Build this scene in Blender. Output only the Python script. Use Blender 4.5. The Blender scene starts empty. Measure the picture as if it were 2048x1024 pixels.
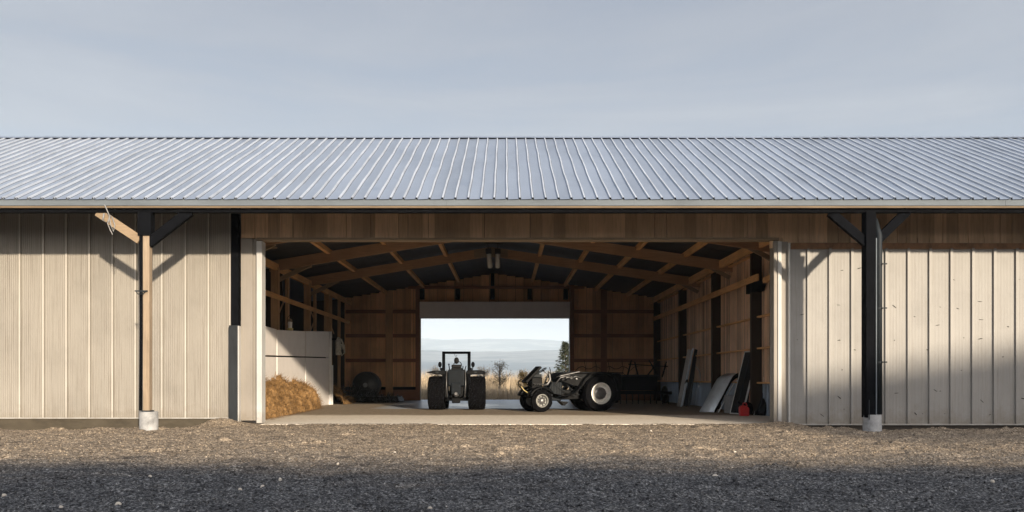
import bpy, math, random
import numpy as np
from mathutils import Vector, Matrix
random.seed(7); rng = np.random.default_rng(11)
R = math.radians
sc = bpy.context.scene
COL = sc.collection

# ------------------------------------------------------------------ helpers
class MB:
    """collects shapes, build() links them as ONE mesh object"""
    def __init__(s): s.v = []; s.f = []; s.m = []
    def add(s, vs, fs, mi=0):
        b = len(s.v); s.v += [tuple(v) for v in vs]
        s.f += [tuple(b+i for i in f) for f in fs]; s.m += [mi]*len(fs); return s
    def box(s, x0, x1, y0, y1, z0, z1, mi=0):
        v = [(x0,y0,z0),(x1,y0,z0),(x1,y1,z0),(x0,y1,z0),(x0,y0,z1),(x1,y0,z1),(x1,y1,z1),(x0,y1,z1)]
        return s.add(v, [(0,3,2,1),(4,5,6,7),(0,1,5,4),(1,2,6,5),(2,3,7,6),(3,0,4,7)], mi)
    def beam(s, p0, p1, w, h, up=(0,0,1), mi=0):
        p0 = Vector(p0); p1 = Vector(p1); d = (p1-p0).normalized(); up = Vector(up)
        a = d.cross(up)
        if a.length < 1e-4: a = d.cross(Vector((1,0,0)))
        a.normalize(); b = a.cross(d).normalized()
        v = []
        for p in (p0, p1):
            for sa, sb in ((-1,-1),(1,-1),(1,1),(-1,1)):
                v.append(p + a*(sa*w/2) + b*(sb*h/2))
        return s.add(v, [(0,1,2,3),(7,6,5,4),(0,4,5,1),(1,5,6,2),(2,6,7,3),(3,7,4,0)], mi)
    def tube(s, pts, r, n=8, mi=0):
        pts = [Vector(p) for p in pts]; rs = r if isinstance(r, (list, tuple)) else [r]*len(pts)
        rings = []; prev = None
        for i, p in enumerate(pts):
            d = (pts[min(i+1, len(pts)-1)] - pts[max(i-1, 0)]).normalized()
            a = prev if prev is not None else (Vector((0,0,1)) if abs(d.z) < .9 else Vector((1,0,0)))
            a = (a - d*a.dot(d)); 
            if a.length < 1e-5: a = d.orthogonal()
            a.normalize(); prev = a; b = d.cross(a)
            rings.append([p + (a*math.cos(2*math.pi*k/n) + b*math.sin(2*math.pi*k/n))*rs[i] for k in range(n)])
        v = [q for ring in rings for q in ring]; f = []
        for i in range(len(pts)-1):
            for k in range(n):
                f.append((i*n+k, i*n+(k+1) % n, (i+1)*n+(k+1) % n, (i+1)*n+k))
        f.append(tuple(range(n-1, -1, -1))); f.append(tuple((len(pts)-1)*n+k for k in range(n)))
        return s.add(v, f, mi)
    def lathe(s, prof, origin=(0,0,0), axis='X', n=32, mi=0, bump=None):
        """prof: list of (along axis, radius)"""
        o = Vector(origin); v = []; f = []
        m = len(prof)
        for k in range(n):
            t = 2*math.pi*k/n; c, sn = math.cos(t), math.sin(t)
            for j, (h, r) in enumerate(prof):
                if bump: r = r + bump(k, j)
                if axis == 'X': q = (h, r*c, r*sn)
                elif axis == 'Y': q = (r*c, h, r*sn)
                else: q = (r*c, r*sn, h)
                v.append(o+Vector(q))
        for k in range(n):
            k2 = (k+1) % n
            for j in range(m-1):
                f.append((k*m+j, k2*m+j, k2*m+j+1, k*m+j+1))
        return s.add(v, f, mi)
    def prism(s, poly, y0, y1, plane='XZ', mi=0):
        n = len(poly)
        def P(a, b, y):
            return (a, y, b) if plane == 'XZ' else ((y, a, b) if plane == 'YZ' else (a, b, y))
        v = [P(a, b, y0) for a, b in poly] + [P(a, b, y1) for a, b in poly]
        f = [tuple(range(n)), tuple(range(2*n-1, n-1, -1))]
        for i in range(n): f.append((i, i+n, (i+1) % n+n, (i+1) % n))
        return s.add(v, f, mi)
    def sheet(s, prof, a0, a1, fn, mi=0):
        """prof: list of (u, d); fn(u, d, t) -> point; extruded from a0 to a1"""
        n = len(prof); v = [fn(u, d, a0) for u, d in prof]+[fn(u, d, a1) for u, d in prof]
        return s.add(v, [(i, i+1, n+i+1, n+i) for i in range(n-1)], mi)
    def build(s, name, mat, parent=None, smooth=False, bevel=0, recalc=True, loc=None):
        me = bpy.data.meshes.new(name)
        me.from_pydata(s.v, [], s.f)
        for m in (mat if isinstance(mat, (list, tuple)) else [mat]): me.materials.append(m)
        if any(s.m): me.polygons.foreach_set('material_index', s.m)
        if recalc:
            import bmesh
            bm = bmesh.new(); bm.from_mesh(me); bmesh.ops.recalc_face_normals(bm, faces=bm.faces); bm.to_mesh(me); bm.free()
        if smooth: me.polygons.foreach_set('use_smooth', [True]*len(me.polygons))
        o = bpy.data.objects.new(name, me); COL.objects.link(o)
        if parent: o.parent = parent
        if loc: o.location = loc
        if bevel:
            b = o.modifiers.new('edge', 'BEVEL'); b.width = bevel; b.segments = 2; b.limit_method = 'ANGLE'; b.angle_limit = R(40)
        return o

def empty(name, loc=(0,0,0), rz=0):
    o = bpy.data.objects.new(name, None); COL.objects.link(o); o.location = loc; o.rotation_euler.z = rz; o.empty_display_size = .3
    return o
def tag(o, label=None, cat=None, group=None, kind=None):
    if label: o['label'] = label
    if cat: o['category'] = cat
    if group: o['group'] = group
    if kind: o['kind'] = kind
    return o
def structure(o, label=None): o['kind'] = 'structure'; return o
def lab(o, t): o['label'] = t; return o

def vnoise(x, y, seed=0):
    """smooth value noise in numpy"""
    xi = np.floor(x).astype(np.int64); yi = np.floor(y).astype(np.int64); xf = x-xi; yf = y-yi
    def h(a, b):
        n = (a*374761393 + b*668265263 + seed*974711) & 0xffffffff
        n = ((n ^ (n >> 13))*1274126177) & 0xffffffff
        return ((n ^ (n >> 16)) & 0xffff)/65535.0
    u = xf*xf*(3-2*xf); w = yf*yf*(3-2*yf)
    return (h(xi, yi)*(1-u)+h(xi+1, yi)*u)*(1-w)+(h(xi, yi+1)*(1-u)+h(xi+1, yi+1)*u)*w

# ------------------------------------------------------------------ materials
def new_mat(name):
    m = bpy.data.materials.new(name); m.use_nodes = True
    nt = m.node_tree; b = nt.nodes['Principled BSDF']; return m, nt, b
def N(nt, t, **kw):
    n = nt.nodes.new(t)
    for k, v in kw.items():
        if k in n.inputs: n.inputs[k].default_value = v
        else: setattr(n, k, v)
    return n
def L(nt, a, b): nt.links.new(a, b)
def coords(nt, scale=(1,1,1), rot=(0,0,0)):
    tc = N(nt, 'ShaderNodeTexCoord'); mp = N(nt, 'ShaderNodeMapping'); mp.inputs['Scale'].default_value = scale; mp.inputs['Rotation'].default_value = rot
    L(nt, tc.outputs['Object'], mp.inputs['Vector']); return mp.outputs['Vector']
def ramp(nt, fac, stops):
    r = N(nt, 'ShaderNodeValToRGB'); cr = r.color_ramp
    while len(cr.elements) < len(stops): cr.elements.new(.5)
    for e, (p, c) in zip(cr.elements, stops):
        e.position = p; e.color = (c[0], c[1], c[2], 1) if len(c) == 3 else c
    L(nt, fac, r.inputs['Fac']); return r.outputs['Color']
def mixc(nt, fac, a, b, mode='MIX'):
    n = N(nt, 'ShaderNodeMix'); n.data_type = 'RGBA'; n.blend_type = mode
    for val, sock in ((fac, n.inputs[0]), (a, n.inputs[6]), (b, n.inputs[7])):
        if hasattr(val, 'is_linked') or hasattr(val, 'links'): L(nt, val, sock)
        else: sock.default_value = val if not isinstance(val, tuple) else (*val, 1)[:4]
    return n.outputs[2]
def bump(nt, b, height, strength=.3, dist=.02):
    n = N(nt, 'ShaderNodeBump'); n.inputs['Strength'].default_value = strength; n.inputs['Distance'].default_value = dist
    L(nt, height, n.inputs['Height']); L(nt, n.outputs[0], b.inputs['Normal'])
def shade(c, k): return tuple(min(1, x*k) for x in c)

def plain(name, c, rough=.6, metal=0, var=.25, scale=3, stretch=(1,1,1), bumps=.15, spec=.5):
    m, nt, b = new_mat(name)
    v = coords(nt, stretch)
    n1 = N(nt, 'ShaderNodeTexNoise', Scale=scale, Detail=6, Roughness=.65); L(nt, v, n1.inputs['Vector'])
    col = ramp(nt, n1.outputs['Fac'], [(.28, shade(c, 1-var)), (.5, c), (.74, shade(c, 1+var*.8))])
    L(nt, col, b.inputs['Base Color'])
    b.inputs['Roughness'].default_value = rough; b.inputs['Metallic'].default_value = metal; b.inputs['Specular IOR Level'].default_value = spec
    if bumps:
        n2 = N(nt, 'ShaderNodeTexNoise', Scale=scale*14, Detail=4); L(nt, v, n2.inputs['Vector']); bump(nt, b, n2.outputs['Fac'], bumps, .01)
    return m
def wood(name, c, axis='Z', rough=.75, var=.35, tint=None, plank=None, spec=.3):
    """grain runs along axis; plank = board width (changes of tone from board to board along X or Y)"""
    m, nt, b = new_mat(name)
    st = {'X': (.5, 9, 9), 'Y': (9, .5, 9), 'Z': (9, 9, .5)}[axis]
    v = coords(nt, st)
    n1 = N(nt, 'ShaderNodeTexNoise', Scale=2.2, Detail=7, Roughness=.7); n1.inputs['Distortion'].default_value = .6; L(nt, v, n1.inputs['Vector'])
    col = ramp(nt, n1.outputs['Fac'], [(.25, shade(c, 1-var)), (.5, c), (.75, shade(c, 1+var*.7))])
    v2 = coords(nt, (.5, .5, .5)); n2 = N(nt, 'ShaderNodeTexNoise', Scale=1.3, Detail=4); L(nt, v2, n2.inputs['Vector'])
    t = tint or shade(c, .55)
    f = N(nt, 'ShaderNodeMapRange'); f.inputs['From Min'].default_value = .45; f.inputs['From Max'].default_value = .75; f.inputs['To Max'].default_value = .6
    L(nt, n2.outputs['Fac'], f.inputs['Value']); col = mixc(nt, f.outputs[0], col, t)
    if plank:
        ax, w = plank
        sx = coords(nt, (1/w, 0, 0) if ax == 'X' else (0, 1/w, 0))
        fl = N(nt, 'ShaderNodeVectorMath', operation='FLOOR'); L(nt, sx, fl.inputs[0])
        wn = N(nt, 'ShaderNodeTexWhiteNoise'); L(nt, fl.outputs[0], wn.inputs['Vector'])
        mr = N(nt, 'ShaderNodeMapRange'); mr.inputs['To Min'].default_value = .62; mr.inputs['To Max'].default_value = 1.25; L(nt, wn.outputs['Value'], mr.inputs['Value'])
        cb = N(nt, 'ShaderNodeCombineColor'); [L(nt, mr.outputs[0], cb.inputs[i]) for i in range(3)]
        col = mixc(nt, 1.0, col, cb.outputs[0], 'MULTIPLY')
    L(nt, col, b.inputs['Base Color']); b.inputs['Roughness'].default_value = rough; b.inputs['Specular IOR Level'].default_value = spec
    bump(nt, b, n1.outputs['Fac'], .35, .01)
    return m

def siding(name, c, grime, streak=.5, rough=.5):
    """painted sheet metal: chalky paint, vertical run marks, speckles of grime"""
    m, nt, b = new_mat(name)
    v = coords(nt, (11, 11, .22)); n1 = N(nt, 'ShaderNodeTexNoise', Scale=2.0, Detail=7, Roughness=.7); L(nt, v, n1.inputs['Vector'])
    v2 = coords(nt); n2 = N(nt, 'ShaderNodeTexNoise', Scale=.55, Detail=6, Roughness=.6); L(nt, v2, n2.inputs['Vector'])
    n3 = N(nt, 'ShaderNodeTexNoise', Scale=26, Detail=3, Roughness=.7); L(nt, v2, n3.inputs['Vector'])
    base = ramp(nt, n2.outputs['Fac'], [(.3, shade(c, .86)), (.5, c), (.72, shade(c, 1.08))])
    f = N(nt, 'ShaderNodeMapRange'); f.inputs['From Min'].default_value = .5; f.inputs['From Max'].default_value = .78; f.inputs['To Max'].default_value = streak
    L(nt, n1.outputs['Fac'], f.inputs['Value'])
    col = mixc(nt, f.outputs[0], base, grime)
    f3 = N(nt, 'ShaderNodeMapRange'); f3.inputs['From Min'].default_value = .62; f3.inputs['From Max'].default_value = .78; f3.inputs['To Max'].default_value = .55
    L(nt, n3.outputs['Fac'], f3.inputs['Value']); col = mixc(nt, f3.outputs[0], col, grime)
    tc = N(nt, 'ShaderNodeTexCoord'); sp = N(nt, 'ShaderNodeSeparateXYZ'); L(nt, tc.outputs['Object'], sp.inputs[0])
    n4 = N(nt, 'ShaderNodeTexNoise', Scale=3.5, Detail=7, Roughness=.75); L(nt, v2, n4.inputs['Vector'])
    ms_ = N(nt, 'ShaderNodeMath', operation='MULTIPLY_ADD'); ms_.inputs[1].default_value = -1.9; L(nt, n4.outputs['Fac'], ms_.inputs[0]); L(nt, sp.outputs['Z'], ms_.inputs[2])
    f4 = N(nt, 'ShaderNodeMapRange'); f4.inputs['From Min'].default_value = -.35; f4.inputs['From Max'].default_value = -1.0; f4.inputs['To Max'].default_value = .55; L(nt, ms_.outputs[0], f4.inputs['Value'])
    col = mixc(nt, f4.outputs[0], col, (.17, .14, .105))
    L(nt, col, b.inputs['Base Color'])
    b.inputs['Roughness'].default_value = rough; b.inputs['Specular IOR Level'].default_value = .35
    bump(nt, b, n2.outputs['Fac'], .25, .05)
    return m

M = {}
M['rib_light'] = siding('pale rib highlight', (.45, .43, .39), (.25, .2, .15), .4)  # stands in for sun catching the ribs of the left wall
M['siding_left'] = siding('cream ribbed siding', (.262, .245, .216), (.115, .093, .073), .75)
M['siding_right'] = siding('pale sliding door siding', (.272, .265, .252), (.165, .145, .125), .55)
M['trim'] = siding('pale trim metal', (.46, .46, .45), (.3, .27, .23), .3)
M['trim_tan'] = siding('tan trim metal', (.25, .228, .2), (.16, .13, .095), .4)
M['brown_top'] = plain('brown flashing', (.19, .10, .05), .85, 0, .5, 5, (1,1,.6))  # brown strip along the top of the right siding
M['header'] = wood('header boards', (.62, .43, .265), 'Z', plank=('X', .41), var=.3)
M['sill'] = plain('weathered sill', (.07, .06, .045), .9, 0, .35, 4, (.4,1,1), spec=.1)
M['black'] = plain('black steel', (.004, .0045, .006), .9, 0, .4, 4, spec=.06)
M['darkgrey'] = plain('dark grey steel', (.022, .026, .03), .6, .1, .35, 3, (1,1,.3), spec=.2)
M['pipe'] = plain('slate grey downpipe', (.014, .018, .022), .6, .1, .3, 2, (1,1,.3), spec=.2)
M['concrete'] = plain('concrete footing', (.32, .325, .33), .9, 0, .45, 3)
M['fascia'] = plain('galvanised fascia', (.12, .14, .16), .75, 0, .2, 2, (.3,1,1), spec=.2)
M['timber'] = wood('timber tan', (.25, .185, .12), 'X')
M['eave_wood'] = wood('eave board', (.17, .125, .08), 'X')
M['timber_y'] = wood('timber along depth', (.72, .41, .18), 'Y')
M['timber_z'] = wood('upright timber', (.50, .30, .155), 'Z')
M['timber_post'] = wood('tan post timber', (.29, .225, .16), 'Z')  # tan wood for the left post and a rear jamb
M['truss'] = wood('rafter timber', (.37, .22, .125), 'X')
M['old_girt'] = wood('reddish girts', (.26, .115, .065), 'X')
M['board_rear'] = wood('rear wall boards', (.74, .42, .215), 'Z', plank=('X', .62), var=.3)
M['board_right'] = wood('right wall boards', (.76, .53, .37), 'Z', plank=('Y', .23), var=.35)
M['post_dark'] = wood('dark post timber', (.035, .024, .017), 'Z', spec=.1)
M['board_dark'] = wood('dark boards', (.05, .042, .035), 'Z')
M['metal_low'] = plain('blue grey skirting sheet', (.34, .41, .50), .5, .4, .3, 3, (1,1,.3))
M['lining'] = plain('dark roof lining', (.03, .036, .045), .55, .2, .4, 1.2, (1,.3,1))
M['panel'] = plain('white insulated panel', (.76, .72, .69), .45, 0, .06, 2, bumps=.03)
M['panel_trim'] = plain('panel trim', (.66, .66, .66), .4, .2, .1, 3)
M['roller'] = plain('grey door curtain', (.8, .74, .72), .6, 0, .06, 2, bumps=.05)
M['rubber'] = plain('black rubber', (.004, .004, .005), .9, 0, .4, 6, spec=.06)
M['tractor'] = plain('black tractor paint', (.003, .0035, .0045), .45, 0, .4, 5, spec=.13)
M['tractor_blue'] = plain('dark blue grey paint', (.005, .008, .012), .6, 0, .4, 5, spec=.18)
M['silver'] = plain('bare aluminium', (.16, .16, .165), .4, .6, .3, 8)
M['rim'] = plain('pale rim', (.8, .79, .75), .45, .15, .2, 7)
M['rim_grey'] = plain('grey rim', (.22, .22, .21), .5, .2, .3, 7)
M['seat'] = plain('seat vinyl', (.006, .006, .007), .6, spec=.2)
M['yellowpipe'] = plain('yellowed tube', (.55, .45, .2), .5)
M['lampbox'] = plain('lamp housing', (.03, .03, .03), .5)
M['lampface'] = plain('unlit white diffuser', (.8, .8, .78), .4, 0, .05, 4, bumps=0)
M['sheet'] = plain('zinc sheet', (.66, .73, .80), .4, .2, .2, 3, (1,1,.5))
M['red'] = plain('red plastic', (.45, .02, .02), .4, 0, .2, 6)
M['alu_frame'] = plain('window frame', (.75, .75, .73), .45, .2, .15, 4)
M['glass'] = plain('dark pane', (.02, .022, .025), .12, 0, .2, 2, bumps=0)
M['block'] = plain('grey block', (.27, .28, .29), .9, 0, .25, 12)
M['fleck'] = plain('scuff', (.03, .027, .024), .8)
M['white_dirty'] = plain('dirty white', (.6, .58, .5), .6, 0, .4, 9)
M['cable'] = plain('cable', (.22, .22, .22), .5)
M['brush'] = plain('dark brush', (.035, .037, .04), .4, .2, .6, 9)
M['brush_pale'] = plain('pale chips', (.30, .31, .33), .4, .2, .4, 9)

def roof_mat():
    m, nt, b = new_mat('blue grey roof sheet')
    v = coords(nt, (.6, .25, .25)); n1 = N(nt, 'ShaderNodeTexNoise', Scale=1.1, Detail=6, Roughness=.6); L(nt, v, n1.inputs['Vector'])
    c = (.238, .288, .375)
    col = ramp(nt, n1.outputs['Fac'], [(.25, shade(c, .8)), (.5, c), (.75, shade(c, 1.12))])
    v2 = coords(nt, (2.54, .0, .0)); fl = N(nt, 'ShaderNodeVectorMath', operation='FLOOR'); L(nt, v2, fl.inputs[0])
    wn = N(nt, 'ShaderNodeTexWhiteNoise'); L(nt, fl.outputs[0], wn.inputs['Vector'])
    mr = N(nt, 'ShaderNodeMapRange'); mr.inputs['To Min'].default_value = .9; mr.inputs['To Max'].default_value = 1.07; L(nt, wn.outputs['Value'], mr.inputs['Value'])
    cb = N(nt, 'ShaderNodeCombineColor'); [L(nt, mr.outputs[0], cb.inputs[i]) for i in range(3)]
    col = mixc(nt, 1.0, col, cb.outputs[0], 'MULTIPLY')
    v3 = coords(nt, (1.2, .45, .45)); n3 = N(nt, 'ShaderNodeTexNoise', Scale=.9, Detail=5, Roughness=.65); L(nt, v3, n3.inputs['Vector'])
    f = N(nt, 'ShaderNodeMapRange'); f.inputs['From Min'].default_value = .60; f.inputs['From Max'].default_value = .74; f.inputs['To Max'].default_value = .55
    L(nt, n3.outputs['Fac'], f.inputs['Value']); col = mixc(nt, f.outputs[0], col, (.17, .225, .32))
    L(nt, col, b.inputs['Base Color']); b.inputs['Roughness'].default_value = .42; b.inputs['Metallic'].default_value = .25
    bump(nt, b, n1.outputs['Fac'], .25, .06); return m
M['roof'] = roof_mat()
M['roof_rib'] = plain('sunlit rib', (.40, .445, .51), .5, .1, .25, 2, (1,.3,.3), spec=.3)  # sun on the ribs painted in as a paler colour
M['roof_lap'] = plain('shadowed lap', (.09, .105, .135), .8, 0, .4, 2)  # dark lap line, rib shadow painted into its colour

def gravel_mat(name, stones=False):
    m, nt, b = new_mat(name)
    v = coords(nt)
    n1 = N(nt, 'ShaderNodeTexNoise', Scale=24, Detail=6, Roughness=.75); L(nt, v, n1.inputs['Vector'])
    vo = N(nt, 'ShaderNodeTexVoronoi', Scale=26); L(nt, v, vo.inputs['Vector'])
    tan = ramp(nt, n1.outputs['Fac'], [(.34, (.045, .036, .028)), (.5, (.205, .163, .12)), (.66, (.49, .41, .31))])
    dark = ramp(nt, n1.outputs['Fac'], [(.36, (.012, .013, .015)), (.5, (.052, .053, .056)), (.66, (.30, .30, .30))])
    wn = ramp(nt, vo.outputs['Color'], [(0, (.35, .35, .35)), (1, (1.6, 1.6, 1.6))])
    # foreground shade painted in: tan near the barn, darker colour further out, patchy border
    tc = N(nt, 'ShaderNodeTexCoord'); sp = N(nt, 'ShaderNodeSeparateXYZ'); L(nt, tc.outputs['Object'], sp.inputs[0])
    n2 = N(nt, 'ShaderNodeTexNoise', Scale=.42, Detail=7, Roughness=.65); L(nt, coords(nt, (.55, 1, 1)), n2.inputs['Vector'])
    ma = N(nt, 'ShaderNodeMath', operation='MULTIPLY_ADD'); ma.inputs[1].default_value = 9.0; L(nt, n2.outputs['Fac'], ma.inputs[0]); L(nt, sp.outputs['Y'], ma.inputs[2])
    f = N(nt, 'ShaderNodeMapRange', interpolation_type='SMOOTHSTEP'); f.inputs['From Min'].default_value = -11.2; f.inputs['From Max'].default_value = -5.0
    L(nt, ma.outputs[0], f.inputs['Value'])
    n4 = N(nt, 'ShaderNodeTexNoise', Scale=1.5, Detail=8, Roughness=.72); L(nt, coords(nt, (.7, 1.5, 1)), n4.inputs['Vector'])
    pat = ramp(nt, n4.outputs['Fac'], [(.34, (.38, .38, .40)), (.5, (1, 1, 1)), (.68, (1.3, 1.28, 1.22))])
    n5 = N(nt, 'ShaderNodeTexNoise', Scale=7, Detail=5, Roughness=.7); L(nt, coords(nt, (.8, 1.3, 1)), n5.inputs['Vector'])
    pat2 = ramp(nt, n5.outputs['Fac'], [(.36, (.32, .32, .34)), (.46, (1, 1, 1)), (.66, (1.2, 1.2, 1.18))])
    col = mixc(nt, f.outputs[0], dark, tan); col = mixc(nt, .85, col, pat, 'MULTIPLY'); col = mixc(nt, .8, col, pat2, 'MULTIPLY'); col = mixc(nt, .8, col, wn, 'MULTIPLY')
    L(nt, col, b.inputs['Base Color']); b.inputs['Roughness'].default_value = .92; b.inputs['Specular IOR Level'].default_value = .25
    if not stones:
        n3 = N(nt, 'ShaderNodeTexNoise', Scale=55, Detail=3); L(nt, v, n3.inputs['Vector']); bump(nt, b, n3.outputs['Fac'], .5, .02)
    return m
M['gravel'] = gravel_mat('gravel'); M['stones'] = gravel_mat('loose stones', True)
M['pale_stone'] = plain('pale stone', (.55, .5, .43), .85, 0, .25, 8)

def floor_mat():
    m, nt, b = new_mat('barn floor concrete')
    v = coords(nt)
    n1 = N(nt, 'ShaderNodeTexNoise', Scale=5, Detail=7, Roughness=.7); L(nt, v, n1.inputs['Vector'])
    n2 = N(nt, 'ShaderNodeTexNoise', Scale=.35, Detail=5, Roughness=.6); L(nt, v, n2.inputs['Vector'])
    lit_floor = ramp(nt, n1.outputs['Fac'], [(.3, (.56, .50, .42)), (.5, (.72, .655, .56)), (.75, (.8, .74, .65))])
    shaded_dirt = ramp(nt, n1.outputs['Fac'], [(.3, (.17, .14, .105)), (.5, (.28, .23, .175)), (.75, (.38, .32, .25))])  # dirt colour darkened to stand in for the shade inside
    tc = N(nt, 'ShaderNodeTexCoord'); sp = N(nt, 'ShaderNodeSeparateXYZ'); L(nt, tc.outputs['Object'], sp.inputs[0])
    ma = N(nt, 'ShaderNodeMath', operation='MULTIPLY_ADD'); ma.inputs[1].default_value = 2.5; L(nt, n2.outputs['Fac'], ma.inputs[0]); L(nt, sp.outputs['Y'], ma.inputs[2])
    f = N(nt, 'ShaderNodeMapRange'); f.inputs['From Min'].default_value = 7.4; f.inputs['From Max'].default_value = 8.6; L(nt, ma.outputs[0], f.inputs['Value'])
    col = mixc(nt, f.outputs[0], lit_floor, shaded_dirt)
    # worn smooth lane behind the tractors, sky reflection painted into its colour
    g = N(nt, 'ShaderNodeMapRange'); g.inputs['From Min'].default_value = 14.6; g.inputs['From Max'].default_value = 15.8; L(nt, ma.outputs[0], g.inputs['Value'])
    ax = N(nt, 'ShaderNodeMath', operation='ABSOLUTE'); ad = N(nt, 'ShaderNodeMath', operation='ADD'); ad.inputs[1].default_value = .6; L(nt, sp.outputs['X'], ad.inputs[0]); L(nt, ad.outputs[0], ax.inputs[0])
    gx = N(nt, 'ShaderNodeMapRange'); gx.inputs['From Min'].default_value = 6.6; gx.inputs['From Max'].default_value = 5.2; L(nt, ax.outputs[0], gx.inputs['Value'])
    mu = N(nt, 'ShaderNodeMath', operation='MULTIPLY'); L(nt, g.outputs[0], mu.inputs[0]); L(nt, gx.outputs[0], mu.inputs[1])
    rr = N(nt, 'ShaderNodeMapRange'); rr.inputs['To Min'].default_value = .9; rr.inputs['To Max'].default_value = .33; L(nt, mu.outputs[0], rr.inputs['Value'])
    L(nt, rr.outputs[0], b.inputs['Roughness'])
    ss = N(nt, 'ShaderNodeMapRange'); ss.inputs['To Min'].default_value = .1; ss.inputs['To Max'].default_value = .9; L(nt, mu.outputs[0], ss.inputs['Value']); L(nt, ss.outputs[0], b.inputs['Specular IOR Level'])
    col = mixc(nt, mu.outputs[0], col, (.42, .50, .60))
    L(nt, col, b.inputs['Base Color']); iv = N(nt, 'ShaderNodeMapRange'); iv.inputs['To Min'].default_value = 1; iv.inputs['To Max'].default_value = 0; L(nt, mu.outputs[0], iv.inputs['Value'])
    hm = N(nt, 'ShaderNodeMath', operation='MULTIPLY'); L(nt, n1.outputs['Fac'], hm.inputs[0]); L(nt, iv.outputs[0], hm.inputs[1]); bump(nt, b, hm.outputs[0], .06, .01); return m
M['floor'] = floor_mat()

def straw_mat(name, c):
    m, nt, b = new_mat(name)
    n1 = N(nt, 'ShaderNodeTexNoise', Scale=9, Detail=6, Roughness=.75); L(nt, coords(nt), n1.inputs['Vector'])
    L(nt, ramp(nt, n1.outputs['Fac'], [(.32, shade(c, .22)), (.5, c), (.7, shade(c, 1.6))]), b.inputs['Base Color'])
    b.inputs['Roughness'].default_value = .8; bump(nt, b, n1.outputs['Fac'], .8, .05); return m
M['straw'] = straw_mat('straw', (.235, .135, .05))
M['reed'] = straw_mat('dry reeds', (.43, .345, .235))
M['leaf_dark'] = straw_mat('dark needles', (.045, .055, .03)); M['leaf_olive'] = straw_mat('olive twigs', (.11, .095, .055)); M['leaf_gold'] = straw_mat('golden leaves', (.30, .20, .06))
M['bark'] = wood('bark', (.09, .07, .05), 'Z')

# ------------------------------------------------------------------ camera
D = 27.7; F = 1607.0; VX = 1012.0; HY = 757.0
cam_d = bpy.data.cameras.new('camera'); cam = bpy.data.objects.new('camera', cam_d); COL.objects.link(cam); sc.camera = cam
cam.location = (0, -D, 1.6); cam.rotation_euler = (R(90), 0, 0)
cam_d.sensor_width = 36; cam_d.lens = F/2048*36; cam_d.shift_y = (HY-512)/2048; cam_d.shift_x = (1024-VX)/2048
cam_d.clip_end = 40000; cam_d.clip_start = .1
def FX(p): return (p-VX)/58.0
def FZ(p): return 1.6+(HY-p)/58.0

# ------------------------------------------------------------------ light and sky
AZ, EL = R(25), R(13.5)           # sun behind the camera, to the right
sd = Vector((math.sin(AZ)*math.cos(EL), -math.cos(AZ)*math.cos(EL), math.sin(EL)))
sl = bpy.data.lights.new('sun', 'SUN'); sl.energy = 3.9; sl.angle = R(1.5); sl.color = (1, .84, .64)
so = bpy.data.objects.new('sun', sl); COL.objects.link(so); so.rotation_euler = sd.to_track_quat('Z', 'Y').to_euler(); so.location = (30, -40, 40)
w = bpy.data.worlds.new('World'); sc.world = w; w.use_nodes = True; nt = w.node_tree
bg = nt.nodes['Background']; sky = N(nt, 'ShaderNodeTexSky', sky_type='NISHITA'); sky.sun_disc = False
sky.sun_elevation = EL; sky.sun_rotation = math.atan2(sd.x, sd.y); sky.air_density = 1.0; sky.dust_density = 2.0; sky.ozone_density = 1.5
tc = N(nt, 'ShaderNodeTexCoord'); mp = N(nt, 'ShaderNodeMapping'); mp.inputs['Scale'].default_value = (1.2, 1.2, 8.5); mp.inputs['Rotation'].default_value = (0, R(2.5), 0)
L(nt, tc.outputs['Generated'], mp.inputs['Vector'])
cn = N(nt, 'ShaderNodeTexNoise', Scale=1.5, Detail=8, Roughness=.55); cn.inputs['Distortion'].default_value = .5; L(nt, mp.outputs[0], cn.inputs['Vector'])
veil = ramp(nt, cn.outputs['Fac'], [(.3, (1.10, 1.26, 1.64)), (.5, (1.29, 1.45, 1.83)), (.7, (1.53, 1.68, 2.03))])
gz = N(nt, 'ShaderNodeSeparateXYZ'); L(nt, tc.outputs['Generated'], gz.inputs[0])      # thin cloud is brighter low down, where one looks through more of it
veil = mixc(nt, 1.0, veil, ramp(nt, gz.outputs['Z'], [(0, (1.85, 1.83, 1.74)), (.1, (1.78, 1.75, 1.66)), (.16, (1.68, 1.65, 1.54)), (.28, (1.38, 1.34, 1.26)), (.45, (1.07, 1.06, 1.04)), (1, (.95, .95, .95))]), 'MULTIPLY')
dn = N(nt, 'ShaderNodeVectorMath', operation='DOT_PRODUCT'); dn.inputs[1].default_value = sd; L(nt, tc.outputs['Generated'], dn.inputs[0])   # glow of the veiled sky around the sun
veil = mixc(nt, 1.0, veil, ramp(nt, dn.outputs['Value'], [(0, (1, 1, 1)), (.25, (2.0, 1.88, 1.7)), (.65, (4.6, 4.1, 3.5)), (1, (8.5, 7.0, 5.3))]), 'MULTIPLY')
fac = N(nt, 'ShaderNodeMapRange'); fac.inputs['From Min'].default_value = .3; fac.inputs['From Max'].default_value = .6; fac.inputs['To Min'].default_value = .8; fac.inputs['To Max'].default_value = .93
L(nt, cn.outputs['Fac'], fac.inputs['Value'])
L(nt, mixc(nt, fac.outputs[0], sky.outputs[0], veil), bg.inputs['Color']); bg.inputs['Strength'].default_value = .1
vs = sc.view_settings; sc.display_settings.display_device = 'sRGB'; vs.view_transform = 'Standard'; vs.look = 'None'; vs.exposure = 1.17; vs.gamma = 1; vs.use_curve_mapping = False
cy = sc.cycles; cy.use_denoising = True; cy.max_bounces = 8; cy.diffuse_bounces = 7; cy.glossy_bounces = 3; cy.volume_bounces = 3
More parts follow.
